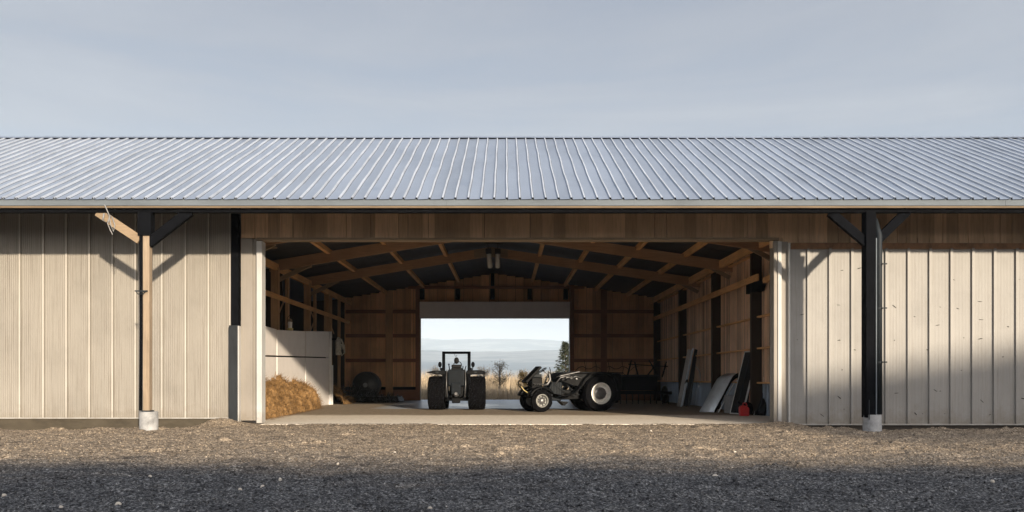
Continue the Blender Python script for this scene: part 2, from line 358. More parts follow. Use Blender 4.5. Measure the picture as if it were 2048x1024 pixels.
try: cy.denoiser = 'OPENIMAGEDENOISE'; cy.denoising_input_passes = 'RGB_ALBEDO_NORMAL'
except Exception: pass

# ------------------------------------------------------------------ ground
def ground_h(x, y):
    h = (vnoise(x*.35, y*.35, 3)-.5)*.07 + (vnoise(x*1.3, y*1.3, 4)-.5)*.05 + (vnoise(x*4.5, y*4.5, 5)-.5)*.032
    h += (vnoise(x*12, y*12, 6)-.5)*.03
    c = vnoise(x*1.1+40, y*1.9, 8); h += np.where(c > .74, (c-.74)*.5*vnoise(x*7, y*7, 9), 0)       # clods
    side = np.clip((np.abs(x+.1)-9.3)/1.0, 0, 1)
    trench = np.clip((y+2.6)/2.4, 0, 1); trench = trench*trench*(3-2*trench)
    h = h - .2*trench*side
    apron = np.clip((y+1.0)/.9, 0, 1)*(1-side)
    h = h*(1-apron*.8) + .022*apron
    for px, py, r, a in ((-9.75, -.3, .75, .2), (9.9, -.7, 1.5, .17), (-10.4, -.25, .9, .12)):      # little mounds against the walls
        h = h + a*np.exp(-(((x-px)/r)**2+((y-py)/.5)**2))
    return h
xs = np.arange(-20, 20.01, .05); ys = np.arange(-20, .301, .05)
X, Y = np.meshgrid(xs, ys); Z = ground_h(X, Y)+(rng.random(X.shape)-.5)*.028
nx, ny = len(xs), len(ys)
gv = np.stack([X.ravel(), Y.ravel(), Z.ravel()], 1)
ii = np.arange(nx*ny).reshape(ny, nx)
gf = np.stack([ii[:-1, :-1].ravel(), ii[:-1, 1:].ravel(), ii[1:, 1:].ravel(), ii[1:, :-1].ravel()], 1)
E = 14000.
ext = [(-E, -20, -E, E), (20, E, -E, E), (-20, 20, -E, -20), (-20, 20, .3, E)]
ev = []; ef = []
for a, b, c, d in ext:
    k = len(gv)+len(ev); ev += [(a, c, -.06), (b, c, -.06), (b, d, -.06), (a, d, -.06)]; ef.append((k, k+1, k+2, k+3))
gv = np.concatenate([gv, np.array(ev)]); gf = np.concatenate([gf, np.array(ef)])
def np_mesh(name, v, f, mat, smooth=True, parent=None):
    me = bpy.data.meshes.new(name); me.vertices.add(len(v)); me.vertices.foreach_set('co', np.asarray(v, np.float32).ravel())
    k = f.shape[1]; me.loops.add(f.size); me.loops.foreach_set('vertex_index', f.astype(np.int32).ravel())
    me.polygons.add(len(f)); me.polygons.foreach_set('loop_start', np.arange(len(f), dtype=np.int32)*k)
    me.update(calc_edges=True)
    if smooth: me.polygons.foreach_set('use_smooth', [True]*len(f))
    me.materials.append(mat); me.validate()
    o = bpy.data.objects.new(name, me); COL.objects.link(o)
    if parent: o.parent = parent
    return o
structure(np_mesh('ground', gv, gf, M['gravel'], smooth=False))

# loose gravel: nobody could count it
def stones_mesh(name, xy, size, mat, zoff=0.0):
    n = len(xy)
    base = np.array([(1,0,0),(0,1,0),(-1,0,0),(0,-1,0),(0,0,1),(0,0,-1)], float)
    fc = np.array([(0,1,4),(1,2,4),(2,3,4),(3,0,4),(1,0,5),(2,1,5),(3,2,5),(0,3,5)])
    v = base[None]*(size[:, None, None]*(.6+.8*rng.random((n, 6, 1)))) ; v[:, :, 2] *= .7
    a = rng.random(n)*6.283; c, s_ = np.cos(a), np.sin(a)
    x = v[:, :, 0]*c[:, None]-v[:, :, 1]*s_[:, None]; y = v[:, :, 0]*s_[:, None]+v[:, :, 1]*c[:, None]
    z0 = ground_h(xy[:, 0], xy[:, 1])+size*.15+zoff
    V = np.stack([x+xy[:, 0:1], y+xy[:, 1:2], v[:, :, 2]+z0[:, None]], 2).reshape(-1, 3)
    Fc = (fc[None]+(np.arange(n)*6)[:, None, None]).reshape(-1, 3)
    return np_mesh(name, V, Fc, mat, smooth=False)
ns = 42000
sy = -18.5+18.3*rng.random(ns); sx = (rng.random(ns)-.5)*2*(sy+D+2)*.68
keep = (sy < -.45) | (np.abs(sx) > 9.6)
xy = np.stack([sx, sy], 1)[keep]; sz = .008+.026*rng.random(len(xy))**3
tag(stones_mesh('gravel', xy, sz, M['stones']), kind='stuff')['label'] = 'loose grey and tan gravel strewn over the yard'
for i, (px, py, s_) in enumerate(((8, 992, .05), (525, 974, .055), (300, 957, .05), (560, 960, .06), (480, 981, .04), (236, 1010, .06), (790, 908, .05), (676, 930, .05), (1430, 957, .06), (122, 1017, .05), (860, 1020, .045), (1470, 905, .045), (1985, 965, .05), (1302, 864, .05))):
    d = 1.6*F/(py-HY); x = (px-VX)*d/F; y = d-D
    st = MB()
    import itertools
    vs_ = []
    for k in range(3):
        for j in range(7):
            t = 6.283*j/7; s_ = s_ if k else s_; r = s_*.45*(.9, 1.0, .55)[k]*(.75+.5*random.random()); vs_.append((r*1.5*math.cos(t), r*math.sin(t), (-.3, .2, .55)[k]*s_))
    fs_ = [(k*7+j, k*7+(j+1) % 7, (k+1)*7+(j+1) % 7, (k+1)*7+j) for k in range(2) for j in range(7)]+[tuple(range(14, 21))]
    st.add(vs_, fs_)
    o = st.build('stone', M['pale_stone']); o.location = (x, y, float(ground_h(np.array([x]), np.array([y]))[0])+.01); o.rotation_euler.z = random.random()*6
    tag(o, 'pale fist sized stone lying loose on the gravel yard', 'stone', 'pale stones on the gravel')

# slab under the barn
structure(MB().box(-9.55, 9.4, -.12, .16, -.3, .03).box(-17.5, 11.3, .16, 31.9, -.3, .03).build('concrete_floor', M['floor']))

# ------------------------------------------------------------------ barn
barn = empty('barn'); tag(barn, 'long pole barn with blue grey ribbed metal roof, cream siding and wide open doorway', 'barn')
HL, HR, RY = -11.2, 11.0, 30.0
def profile(x0, x1, ribs, rw=.075, rd=.045, flute=.007, nfl=10):
    """sheet profile from x0 to x1: major ribs at the given x, fine flutes between"""
    pts = []; edges = [x0]+[r for r in ribs if x0 < r < x1]+[x1]
    for i in range(len(edges)-1):
        a, b = edges[i], edges[i+1]
        if i > 0: pts += [(a-rw/2, 0), (a-rw*.42, rd), (a+rw*.42, rd), (a+rw/2, 0)]
        s0 = a+(rw/2 if i > 0 else 0); s1 = b-(rw/2 if i < len(edges)-2 else 0)
        step = (s1-s0)/nfl
        for k in range(nfl):
            u = s0+step*k
            pts += [(u+step*.2, 0), (u+step*.35, flute), (u+step*.8, flute), (u+step*.95, 0)]
    return sorted([(x0, 0), (x1, 0)]+pts)
# left front wall
x_end = FX(466)
ribs = [FX(41)-.7975*k for k in range(1, 14)]+[FX(p) for p in (41, 88, 134, 180, 226, 272, 325, 372, 418, 461)]
o = MB().sheet(profile(-26, x_end, sorted(ribs)), FZ(836), 8.25, lambda u, d, t: (u, -d, t)).build('wall', M['siding_left'], barn, recalc=False); lab(o, 'cream ribbed siding left of the doorway')
for r_ in ribs: MB().box(r_-.022, r_+.022, -.057, -.0455, FZ(836), 8.25).build('rib_highlight', M['rib_light'], o)  # added strips, rib highlights put into their pale colour
MB().box(-26, x_end, .04, .14, -.3, 8.3).build('wall_backing', M['board_dark'], barn)
MB().box(-26, FX(481), -.03, .03, -.3, FZ(836)-.004).build('sill_board', M['sill'], barn)
MB().box(-26, x_end, -.075, -.052, FZ(837), FZ(835)).build('drip_edge', M['trim'], barn)
# dark downpipe and steel guard between siding and jamb
dp = MB().box(FX(466), FX(480), -.2, .1, 3.3, 7.6).build('downspout', M['black'], barn, bevel=.02)
MB().box(FX(462.5), FX(480.5), -.24, -.03, -.12, 3.42).build('downspout_guard', M['darkgrey'], barn, bevel=.015)
MB().box(FX(480.6), FX(482.4), -.25, .0, -.1, 3.40).build('guard_edge', M['trim'], barn)
# header boards
h = MB(); x = FX(482); k = 0
while x < 26:
    wdt = random.choice((.32, .38, .41, .46, .55)); x1 = min(26, x+wdt)
    h.box(x+.011, x1-.011, -.012-.012*random.random(), .1, 6.44 if x1 < 9.35 else 6.1, 8.3)
    if random.random() < .6: h.box(x1-.02, x1+.012, -.045, -.03, 6.45, 8.3)
    x = x1
h.build('header_board', M['header'], barn)
MB().box(FX(482), 26, .11, .2, 6.46, 8.3).build('wall_backing', M['board_dark'], barn)
MB().box(FX(515), FX(1556), -.11, .24, FZ(482), 6.436).build('header_trim', M['timber'], barn, bevel=.01)
# left jamb
MB().box(FX(482.5), FX(506), -.04, .2, FZ(841), 6.43).build('door_jamb', M['trim_tan'], barn, bevel=.01)
MB().box(FX(506), FX(515.2), .03, .2, FZ(841), 6.42).build('jamb_recess', M['trim_tan'], barn)
MB().box(FX(515.2), FX(526), -.13, .3, FZ(846), FZ(483)).build('jamb_trim', M['trim'], barn, bevel=.012)
# right jamb
MB().box(FX(1545), FX(1552.5), -.13, .3, .03, FZ(483)).build('jamb_trim', M['trim_tan'], barn, bevel=.012)
MB().box(FX(1552.5), FX(1560), -.17, .2, .03, FZ(484)).build('door_jamb', M['trim'], barn, bevel=.012)
MB().box(FX(1560), FX(1574), -.08, .1, .03, 6.3).build('jamb_recess', M['trim_tan'], barn)
MB().box(FX(1573), FX(1577), -.2, -.02, .03, 6.25).build('jamb_trim', M['trim'], barn, bevel=.01)
# right front wall: sheeted leaf standing proud below the header
ribs = [FX(p) for p in (1612, 1655, 1699, 1727, 1767, 1811, 1854, 1896, 1939, 1982, 2026)]+[FX(2026)+.74*k for k in range(1, 9)]
wr = MB().sheet(profile(FX(1578), 26, ribs, .105, .075, .0035, 13), FZ(847.5), 6.06, lambda u, d, t: (u, -.16-d, t)).build('wall', M['siding_right'], barn, recalc=False); lab(wr, 'pale ribbed siding right of the doorway')
MB().box(FX(1578), 26, -.15, .09, -.25, 6.1).build('wall_backing', M['board_dark'], barn)
fl = MB(); xq = FX(1578)
while xq < 26: fl.box(xq, xq+2.2, -.235, -.151, 6.03, 6.235+random.uniform(-.012, .012)); xq += 2.203
fl.build('rail_cover', M['brown_top'], barn)
MB().box(FX(1578), 26, -.25, -.14, FZ(849.5), FZ(847)).build('drip_edge', M['trim'], barn)
MB().box(FX(1556), 26, -.12, -.02, -.35, FZ(850)).build('sill_board', M['sill'], barn)
sf = MB()
flecks = [(1680, 542), (1714, 538), (1721, 573), (1673, 611), (1600, 630), (1591, 680), (1674, 681), (1680, 740), (1675, 795), (1684, 818), (1784, 614), (1824, 634), (1784, 681), (1875, 615), (1870, 651), (1910, 618), (1954, 604), (1956, 640), (1922, 676), (1955, 678), (2010, 654), (2000, 714), (1917, 741), (1866, 781), (1875, 782), (1788, 786), (1826, 827), (1840, 827), (1884, 827), (1958, 802), (1974, 829), (2040, 797), (1982, 593), (1705, 700), (1640, 830), (1900, 560), (1850, 700), (2030, 560)]
for px, py in flecks:
    cx, cz = FX(px), FZ(py); n = random.choice((4, 5, 6)); aa = random.uniform(-.8, .4); ln = random.choice((.025, .04, .07, .1)); th = random.uniform(.010, .02)
    pts = []
    for k in range(n*2):
        t = math.pi*k/n; u = ln*math.cos(t)*random.uniform(.6, 1); q = th*math.sin(t)*random.uniform(.5, 1.2)
        pts.append((cx+u*math.cos(aa)-q*math.sin(aa), cz+u*math.sin(aa)+q*math.cos(aa)))
    MB().prism(pts, -.172, -.158, 'XZ').build('scuff', M['fleck'], wr)
# end and back walls of the front range
for xa, xb in ((-26, -11.62), (11.25, 26)):
    MB().box(xa, xb, 14.0, 14.12, -.3, 7.3).build('wall', M['board_dark'], barn)
for xa in (-26.12, 26.0):
    MB().prism([(0.1, -.3), (14.1, -.3), (14.1, 7.3), (5.8, 11.3), (.1, 8.3)], xa, xa+.12, 'YZ').build('wall', M['board_dark'], barn)

# front roof: eave (y=-3.25, z=7.09) up to ridge (y=5.8, z=11.55)
EY, EZ, RYr, RZr = -3.22, 7.09, 5.8, 11.62
sl_f = (RZr-EZ)/(RYr-EY)
RM = [0]
def rib_profile(x0, x1, sp, w_, d_):
    pts = [(x0, 0)]; x = x0+sp/2
    while x < x1-.1:
        j = random.uniform(-.006, .006)
        pts += [(x-w_/2+j, 0), (x-w_*.36+j, d_), (x+w_*.36+j, d_), (x+w_/2+j, 0), (x+w_/2+.02+j, -.012)]; RM.extend([1, 1, 1, 2, 0]); x += sp
    pts.append((x1, 0)); return pts
nrm = Vector((0, -sl_f, 1)).normalized()
rp = rib_profile(-26.5, 26.5, .393, .055, .05)
# slight waviness of the sheets along the slope
rb = MB(); steps = 9; npz = len(rp); vv = []; ff = []
for i in range(steps+1):
    t = i/steps; ey = EY-.08+(RYr-.05-EY+.08)*t
    for (u, d) in rp:
        wob = .006*math.sin(u*1.7+i*2.1)+.008*math.sin(u*.43+i*1.3) if 0 < i < steps else 0
        vv.append((u+.009*math.sin(u*2.3+i*1.9)*(0 < i < steps), ey-d*nrm.y*-1, EZ+(ey-EY)*sl_f+d*nrm.z+wob))
for i in range(steps):
    for j in range(npz-1): ff.append((i*npz+j, i*npz+j+1, (i+1)*npz+j+1, (i+1)*npz+j))
rb.add(vv, ff); rb.m = [RM[j] for i in range(steps) for j in range(npz-1)]
roof = rb.build('roof', [M['roof'], M['roof_rib'], M['roof_lap']], barn, recalc=False)
MB().prism([(EY+.02, EZ-.06), (RYr, RZr-.08), (RYr, RZr-.16), (EY+.02, EZ-.14)], -26.4, 26.4, 'YZ').build('soffit', M['lining'], roof)
rc = MB(); xq = -26.4
while xq < 26.4:
    x1 = min(26.4, xq+3.05); dz = random.uniform(-.008, .008)
    rc.prism([(RYr-.22, RZr-.045+dz), (RYr-.2, RZr-.035+dz), (RYr, RZr+.075+dz), (RYr+.2, RZr-.02+dz), (RYr+.2, RZr-.05+dz), (RYr, RZr+.05+dz)], xq, x1-.004, 'YZ'); xq = x1
rc.build('ridge_cap', M['roof'], roof)
MB().box(-26.3, 26.3, RYr-.1, RYr+.1, RZr-.1, RZr-.01).build('ridge_closure', M['black'], roof)
# back slope, cut along the valleys of the hall roof
def hz(x):   # underside of the hall roof
    return 9.2-(.165 if x < -.85 else .15)*abs(x+.85)
zb = lambda y: RZr-.1-sl_f*(y-RYr)
def yv(x): return RYr+(RZr-.1-hz(x)-.1)/sl_f
bp = [(-26.4, RYr), (26.4, RYr), (26.4, 14.3), (11.4, 14.3), (11.3, yv(11.3)), (-.85, yv(-.85)), (-11.6, yv(-11.6)), (-11.7, 14.3), (-26.4, 14.3)]
bk = MB(); bk.add([(x, y, zb(y)) for x, y in bp]+[(x, y, zb(y)+.06) for x, y in bp], [tuple(range(9)), tuple(range(17, 8, -1))]+[(i, (i+1) % 9, (i+1) % 9+9, i+9) for i in range(9)])
bk.build('back_slope', M['roof'], roof)
# fascia, wood strip, eave beam
fs = MB(); xq = -26.4
for x1 in (-20.5, -11.9, -6.9, -1.8, 3.9, 9.4, 15.2, 26.4):
    fs.box(xq, x1-.004, EY-.03-random.uniform(0, .006), EY+.02, 6.87, 7.055); xq = x1
fs.build('fascia', M['fascia'], roof)
MB().box(-26.4, 26.4, EY-.008, EY+.06, 6.80, 6.862).build('fascia_board', M['eave_wood'], roof)
MB().box(-26.4, 26.4, EY-.04, EY+.0, 6.862, 6.87).build('drip_edge', M['fascia'], roof)
cl = MB()
for i in range(134):
    x = -26.5+.393/2+.393*i; cl.box(x-.03, x+.03, EY-.05, EY+.03, 7.06, 7.105)
cl.build('eave_closure', M['black'], roof)['kind'] = 'stuff'
MB().box(-26.2, 26.2, EY+.12, EY+.32, 6.69, 6.80).build('eave_beam', M['black'], barn)
tails = MB()
for i in range(44):
    x = -26+1.21*i; tails.beam((x, EY+.35, EZ-.28), (x, .2, EZ-.28+sl_f*(.2-EY-.35)), .05, .2)
tails.build('rafter_tail', M['truss'], barn)

# eave posts
PY = -2.95
p = MB().box(-11.28, -10.88, PY-.16, PY+.16, FZ(500)-.05, 6.72).build('support_post', M['black'], barn, bevel=.012); lab(p, 'post left of the doorway, black above and tan below')
MB().box(-11.14, -10.94, PY-.11, PY+.11, .55, 6.04).build('post_timber', M['timber_post'], p, bevel=.012)
MB().lathe([(.0, .0), (.0, .27), (-1.0, .275)], (-11.0, PY, .58), 'Z', 32).build('footing', M['concrete'], p, smooth=False)
MB().box(-11.17, -10.9, PY-.14, PY+.14, .575, .62).build('post_base_plate', M['darkgrey'], p)
MB().beam((-12.55, PY-.05, 6.72), (-11.25, PY-.05, 5.86), .09, .27, (0,0,1)).build('brace', M['timber'], p, bevel=.008)
lab(MB().beam((-9.72, PY-.02, 6.75), (-11.0, PY-.02, 5.75), .16, .3, (0,0,1)).build('brace', M['black'], p, bevel=.01), 'black brace')
dsp = MB().tube([(-11.2, PY-.1, 6.7), (-11.2, PY-.1, 5.6), (-11.19, PY-.1, 3.5), (-11.21, PY-.1, .62)], .048, 10).build('downspout', M['black'], p, smooth=True)
q = MB(); q.box(-11.36, -10.98, PY-.17, PY-.12, 4.26, 4.30); q.tube([(-11.3, PY-.18, 4.25), (-11.25, PY-.2, 4.18), (-11.1, PY-.2, 4.18), (-11.02, PY-.18, 4.27)], .014, 6)
q.build('pipe_strap', M['darkgrey'], dsp)
p = MB().box(11.02, 11.33, PY-.17, PY+.17, .4, 6.72).build('support_post', M['black'], barn, bevel=.012); lab(p, 'black post right of the doorway')
MB().box(11.312, 11.342, PY-.185, PY-.12, .5, 5.9).build('post_edge', M['fascia'], p)
MB().lathe([(.0, .0), (.0, .26), (-.28, .265), (-.285, .272), (-1.0, .28)], (11.28, PY, .49), 'Z', 32).build('footing', M['concrete'], p)
MB().beam((9.98, PY, 6.72), (11.15, PY, 5.72), .16, .27).build('brace', M['black'], p, bevel=.01)
MB().beam((12.35, PY, 6.75), (11.25, PY, 5.68), .16, .27).build('brace', M['black'], p, bevel=.01)
dsp = MB().tube([(11.44, PY-.10, .5), (11.44, PY-.10, 6.0), (11.40, PY+.1, 6.5)], .095, 14).build('downspout', M['pipe'], p, smooth=True)
for z in (5.1, 3.75, 2.1):
    q = MB(); q.lathe([(-.03, .102), (.03, .102)], (11.44, PY-.10, z), 'Z', 14); q.box(11.48, 11.62, PY-.26, PY-.22, z-.02, z+.02); q.build('pipe_strap', M['darkgrey'], dsp)
MB().tube([(11.06, PY-.28, .35), (11.06, PY-.28, .95)], .016, 6).build('anchor_rod', M['darkgrey'], p)

# ------------------------------------------------------------------ hall
def hall_slope(x0, x1):
    z0, z1 = hz(x0), hz(x1); y0, y1 = 2.6, 30.6
    return [(x0, z0), (x1, z1), (x1, z1+.09), (x0, z0+.09)]
hr = MB(); hr.prism(hall_slope(-11.9, -.85), 2.6, 30.6); hr.prism(hall_slope(-.85, 11.5), 2.6, 30.6)
hroof = hr.build('hall_roof', M['roof'], barn)
ln = MB()
for (xa, xb) in ((-11.6, -.85), (-.85, 11.2)):
    n = 28
    for i in range(n):     # the lining is laid in overlapping lengths across the slope
        ya = 2.7+i*1.0; dz = .004+.014*(i % 2)
        ln.prism([(xa, hz(xa)-dz-.01), (xb, hz(xb)-dz-.01), (xb, hz(xb)-dz), (xa, hz(xa)-dz)], ya, ya+.995)
ln.build('roof_lining', M['lining'], hroof)
for xq in (-8.6, -5.9, -3.4, 1.9, 4.2, 6.4, 8.7):
    z = hz(xq)-.05
    MB().box(xq-.09, xq+.09, 2.8, 29.9, z-.24, z).build('purlin', M['timber_y'], barn)
for fy in (5.2, 11.3, 17.8):
    for a, b in ((HL-.3, -.85), (HR+.1, -.85)):
        MB().beam((a, fy, hz(a)-.42), (b, fy, hz(b)-.42), .16, .5).build('rafter', M['truss'], barn)
    # ridge gusset and left knee boards
    MB().prism([(-1.8, hz(-1.8)-.62), (-.85, hz(-.85)-.75), (.1, hz(.1)-.62), (.1, hz(.1)-.2), (-.85, 8.99), (-1.8, hz(-1.8)-.2)], fy-.11, fy-.082).build('ridge_gusset', M['timber'], barn)
    kb = MB(); kb.beam((HL+.05, fy+.1, 6.35), (HL+1.7, fy+.1, 7.15), .14, .2); kb.beam((HL+.05, fy+.2, 6.95), (HL+1.3, fy+1.6, 7.2), .3, .06); kb.build('knee_brace', M['timber'], barn)
    kb = MB(); kb.beam((HR-.1, fy+.1, 6.5), (HR-1.4, fy+.1, 7.2), .12, .18); kb.build('knee_brace', M['timber'], barn)
MB().beam((HR-.6, 2.8, 7.12), (HR-.6, 29.9, 7.12), .16, .36).build('wall_plate', M['timber_y'], barn)
MB().beam((HL+.1, 2.8, 6.98), (HL+.1, 29.9, 6.98), .2, .3).build('wall_plate', M['timber_y'], barn)
# left side: open studs, rail, dark lean-to behind
for y, wd in ((3.2, .3), (11.1, .36), (13.6, .16), (17.4, .34), (19.6, .14), (22.4, .3), (23.4, .24), (26.4, .16)):
    MB().box(HL-.12, HL-.12+wd, y-.12, y+.12, .03, 6.95).build('stud', M['timber_z'], barn)
for a, b in (((HL-.3, 12, 4.2), (HL-.3, 15, 6.4)), ((HL-.3, 18.2, 6.2), (HL-.3, 20.6, 5.1)), ((HL-.3, 20.6, 5.1), (HL-.3, 19.2, 4.2)), ((HL-.3, 23.9, 5.6), (HL-.3, 26, 4.6))): MB().beam(a, b, .04, .1).build('stud_brace', M['timber_z'], barn)
MB().box(HL+.25, HL+.31, 3.0, 28.4, 5.38, 5.62).build('rail', M['timber_y'], barn)
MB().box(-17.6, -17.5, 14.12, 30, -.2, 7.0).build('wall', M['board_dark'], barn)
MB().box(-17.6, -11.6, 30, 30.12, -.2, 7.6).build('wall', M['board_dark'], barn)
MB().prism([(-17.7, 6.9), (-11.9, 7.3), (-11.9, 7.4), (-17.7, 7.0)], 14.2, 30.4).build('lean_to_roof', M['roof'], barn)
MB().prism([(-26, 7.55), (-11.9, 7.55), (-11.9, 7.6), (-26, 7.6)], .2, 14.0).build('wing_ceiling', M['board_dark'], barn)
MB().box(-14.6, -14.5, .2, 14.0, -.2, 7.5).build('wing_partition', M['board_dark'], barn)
# right wall: boards above, blue-grey sheets below
rw = MB(); y = .35
while y < 29.9:
    bw = random.choice((.2, .24, .3, .36, .44)); y1 = min(29.95, y+bw)
    dpt = random.choice((0, .01, .02)); g_ = random.choice((.03, .05, .07)); rw.box(HR-dpt, HR+.012, y+g_, y1-g_*.4, 1.42, 7.6); y = y1
rwall = rw.build('wall', M['board_right'], barn); lab(rwall, 'brown board wall along the right side of the hall')
MB().box(HR+.12, HR+.2, .3, 30.1, -.2, 7.65).build('wall_backing', M['board_dark'], barn)
sp_ = MB().sheet(profile(.35, 29.95, [.35+.45*k for k in range(1, 66)], .07, .03, .004, 3), .0, 1.41, lambda u, d, t: (HR+.02-d, u, t)).build('skirting_sheet', M['metal_low'], barn, recalc=False)
for y in (.9, 6.9, 13.5, 21.3, 29.6):
    MB().box(HR-.46, HR+.0, y-.12, y+.12, .03, hz(10.6)-.1).build('wall_post', M['post_dark'], barn, bevel=.008)
for z in (7.0, 4.23, 2.88, 1.41):
    MB().box(HR-.24, HR-.075, .4, 29.9, z-.03, z+.04).build('girt', M['timber_y'], barn)
MB().box(HR-.50, HR-.43, 5.9, 29.8, 5.70, 5.98).build('rail', M['timber_y'], barn)
MB().prism([(5.9, 5.66), (6.6, 5.72), (7.6, 6.02), (7.6, 5.3), (6.2, 5.3)], HR-.46, HR-.1, 'YZ').build('rail_bracket', M['black'], barn)
MB().beam((HR-.3, 3.2, 5.75), (HR-.3, 5.6, 5.66), .12, .22).build('rail', M['timber_y'], barn)
# rear wall around the opening
OX0, OX1, OZ = -6.14, 4.55, 5.92
rear = MB(); x = HL-.4
while x < HR+.1:
    x1 = min(HR+.12, x+.62); d = random.uniform(0, .02)
    if x1 <= OX0 or x >= OX1: z0 = .9
    else: z0 = 7.0
    if x < OX0 < x1: rear.box(x+.012, OX0, RY-d, RY+.08, .9, 9.0-.0); x = OX0; continue
    if x < OX1 < x1 and z0 == 7.0: rear.box(x+.012, OX1, RY-d, RY+.08, 7.0, min(hz(x), hz(OX1))); x = OX1; continue
    rear.box(x+.012, x1-.012, RY-d, RY+.08, z0, min(hz(x), hz(x1))-.01); x = x1
rw_ = rear.build('wall', M['board_rear'], barn); lab(rw_, 'brown board wall at the rear of the hall')
b_ = MB(); b_.box(OX0-.02, OX1+.02, RY+.085, RY+.16, 6.98, 7.5); b_.box(-12, OX0-.02, RY+.085, RY+.16, -.1, 7.5); b_.box(OX1+.02, HR+.2, RY+.085, RY+.16, -.1, 7.5); b_.prism([(-11.8, 7.5), (11.3, 7.5), (11.3, hz(11.3)), (-.85, 9.19), (-11.8, hz(-11.8))], RY+.085, RY+.16); b_.build('wall_backing', M['board_dark'], barn)
for xa, xb in ((HL-.4, OX0-.32), (OX1+.32, HR)): MB().box(xa, xb, RY-.03, RY+.08, .03, .86).build('kick_board', M['old_girt'], barn)
MB().box(HL-.3, OX0-.34, RY-.16, RY-.04, .80, 1.0).build('bottom_rail', M['black'], barn)
for z in (6.4, 4.67, 2.9):
    MB().box(HL-.3, OX0-.33, RY-.13, RY-.022, z-.13, z+.12).build('girt', M['old_girt'], barn)
    MB().box(OX1+.33, HR-.05, RY-.13, RY-.022, z-.13, z+.12).build('girt', M['old_girt'], barn)
for x, wd in ((-8.35, .5), (7.0, .42), (-6.31, .3), (4.72, .3)):
    MB().box(x-wd/2, x+wd/2, RY-.3, RY-.14 if wd > .35 else RY+.1, .03, hz(x)-.08).build('wall_post', M['old_girt'] if wd < .35 or x > 0 else M['timber_z'], barn)
MB().box(OX0-.02, OX0+.02, RY-.32, RY+.2, .03, 5.9).build('jamb_trim', M['timber_post'], barn)
MB().box(OX1-.02, OX1+.03, RY-.32, RY+.2, .03, 5.9).build('jamb_trim', M['trim'], barn)
MB().box(-7, 5.6, RY-.32, RY-.08, 8.02, 8.2).build('lintel', M['old_girt'], barn)
for x in (-6.0, -3.45, -.97, 1.69, 4.27): MB().box(x-.16, x+.16, RY-.4, RY-.05, 7.25, 8.0).build('bracket', M['black'], barn)
MB().box(-1.1, -.84, RY-.36, RY-.1, 8.2, 9.1).build('king_post', M['black'], barn)
rd_ = MB().box(OX0, OX1, RY-.62, RY-.06, OZ, 7.06).build('roller_door', M['roller'], barn, bevel=.02)
MB().box(OX0+.03, OX1-.03, RY-.60, RY-.5, OZ-.06, OZ-.003).build('bottom_bar', M['trim'], rd_)
MB().prism([(-11.8, 7.5), (-11.7, 7.5), (-11.7, 2), (-11.8, 2)], 14.2, 14.3).build('corner_strip', M['board_dark'], barn)

# ------------------------------------------------------------------ things in the hall
# white insulated panel partition along the left side
pp = empty('panel_partition', (-10.7, 13, .03)); tag(pp, 'tall white insulated panel partition standing behind the straw heap', 'partition')
def local(o, root): o.parent = root; o.matrix_parent_inverse = Matrix.Translation(-Vector(root.location)); return o
segs = [(5.2, 9.5, 3.97, 3.88), (9.62, 14.78, 3.86, 4.10), (14.98, 20.5, 4.12, 4.42)]
for i, (ya, yb, za, zb_) in enumerate(segs):
    ma_, mb_ = 2.62+(ya-9)*.02, 2.62+(yb-9)*.02
    for lo, hi in (((.03, .03), (ma_-.035, mb_-.035)), ((ma_+.035, mb_+.035), (za, zb_))):
        local(MB().prism([(ya, lo[0]), (yb, lo[1]), (yb, hi[1]), (ya, hi[0])], -10.9, -10.62-.02*i+.02*i, 'YZ').build('panel', M['panel'], None, bevel=.012), pp)
local(MB().box(-10.95, -10.8, 5.2, 20.5, .03, 3.8).build('panel_core', M['black']), pp)
local(MB().box(-10.92, -10.48, 20.52, 20.62, .03, 4.42).build('end_trim', M['panel_trim'], None), pp)
local(MB().box(-10.6, -10.42, 20.65, 20.75, .03, 2.4).build('end_trim', M['panel_trim'], None), pp)

def heap(name, x_wall, x_out, y0, y1, hfun, wfun, nstraw, seed):
    n, m = 110, 28; v = []; f = []
    for i in range(n):
        y = y0+(y1-y0)*i/(n-1); H = hfun(y); W = wfun(y)
        for j in range(m):
            t = j/(m-1); x = x_wall+(x_out-x_wall)*W*t
            prof = max(0, (1-t**1.6))**.8
            z = .02+H*prof
            q = np.array([x*3.2]); yy = np.array([y*3.2])
            nz = float(vnoise(q, yy, seed)[0]-.5)*.42+float(vnoise(q*3, yy*3+z*4, seed+1)[0]-.5)*.14+float(vnoise(q*8, yy*8+z*9, seed+2)[0]-.5)*.07
            v.append((x+nz*.6*min(1, t*4), y, max(.0, z+nz*min(1, (1-t)*5))))
    for i in range(n-1):
        for j in range(m-1): f.append((i*m+j, (i+1)*m+j, (i+1)*m+j+1, i*m+j+1))
    mb = MB(); mb.add(v, f)
    for k in range(nstraw):
        b = Vector(random.choice(v)); b += Vector((random.uniform(-.06, .1), random.uniform(-.08, .08), .015))
        d = Vector((random.uniform(-1, 1), random.uniform(-1, 1), random.uniform(-.5, .8))).normalized()*random.uniform(.1, .34)
        w_ = d.cross(Vector((random.random(), random.random(), 1))).normalized()*.008
        mb.add([b-w_, b+w_, b+d+w_*.4, b+d-w_*.4], [(0, 1, 2, 3)])
    for k in range(nstraw//3):   # scatter on the floor
        y = random.uniform(y0, y1); x = x_wall+(x_out-x_wall)*wfun(y)*random.uniform(.95, 1.3); a = random.random()*6.28; l = random.uniform(.05, .14)
        mb.add([(x, y, .035), (x+.01, y+.01, .036), (x+l*math.cos(a), y+l*math.sin(a), .042)], [(0, 1, 2)])
    return mb.build(name, M['straw'], recalc=False)
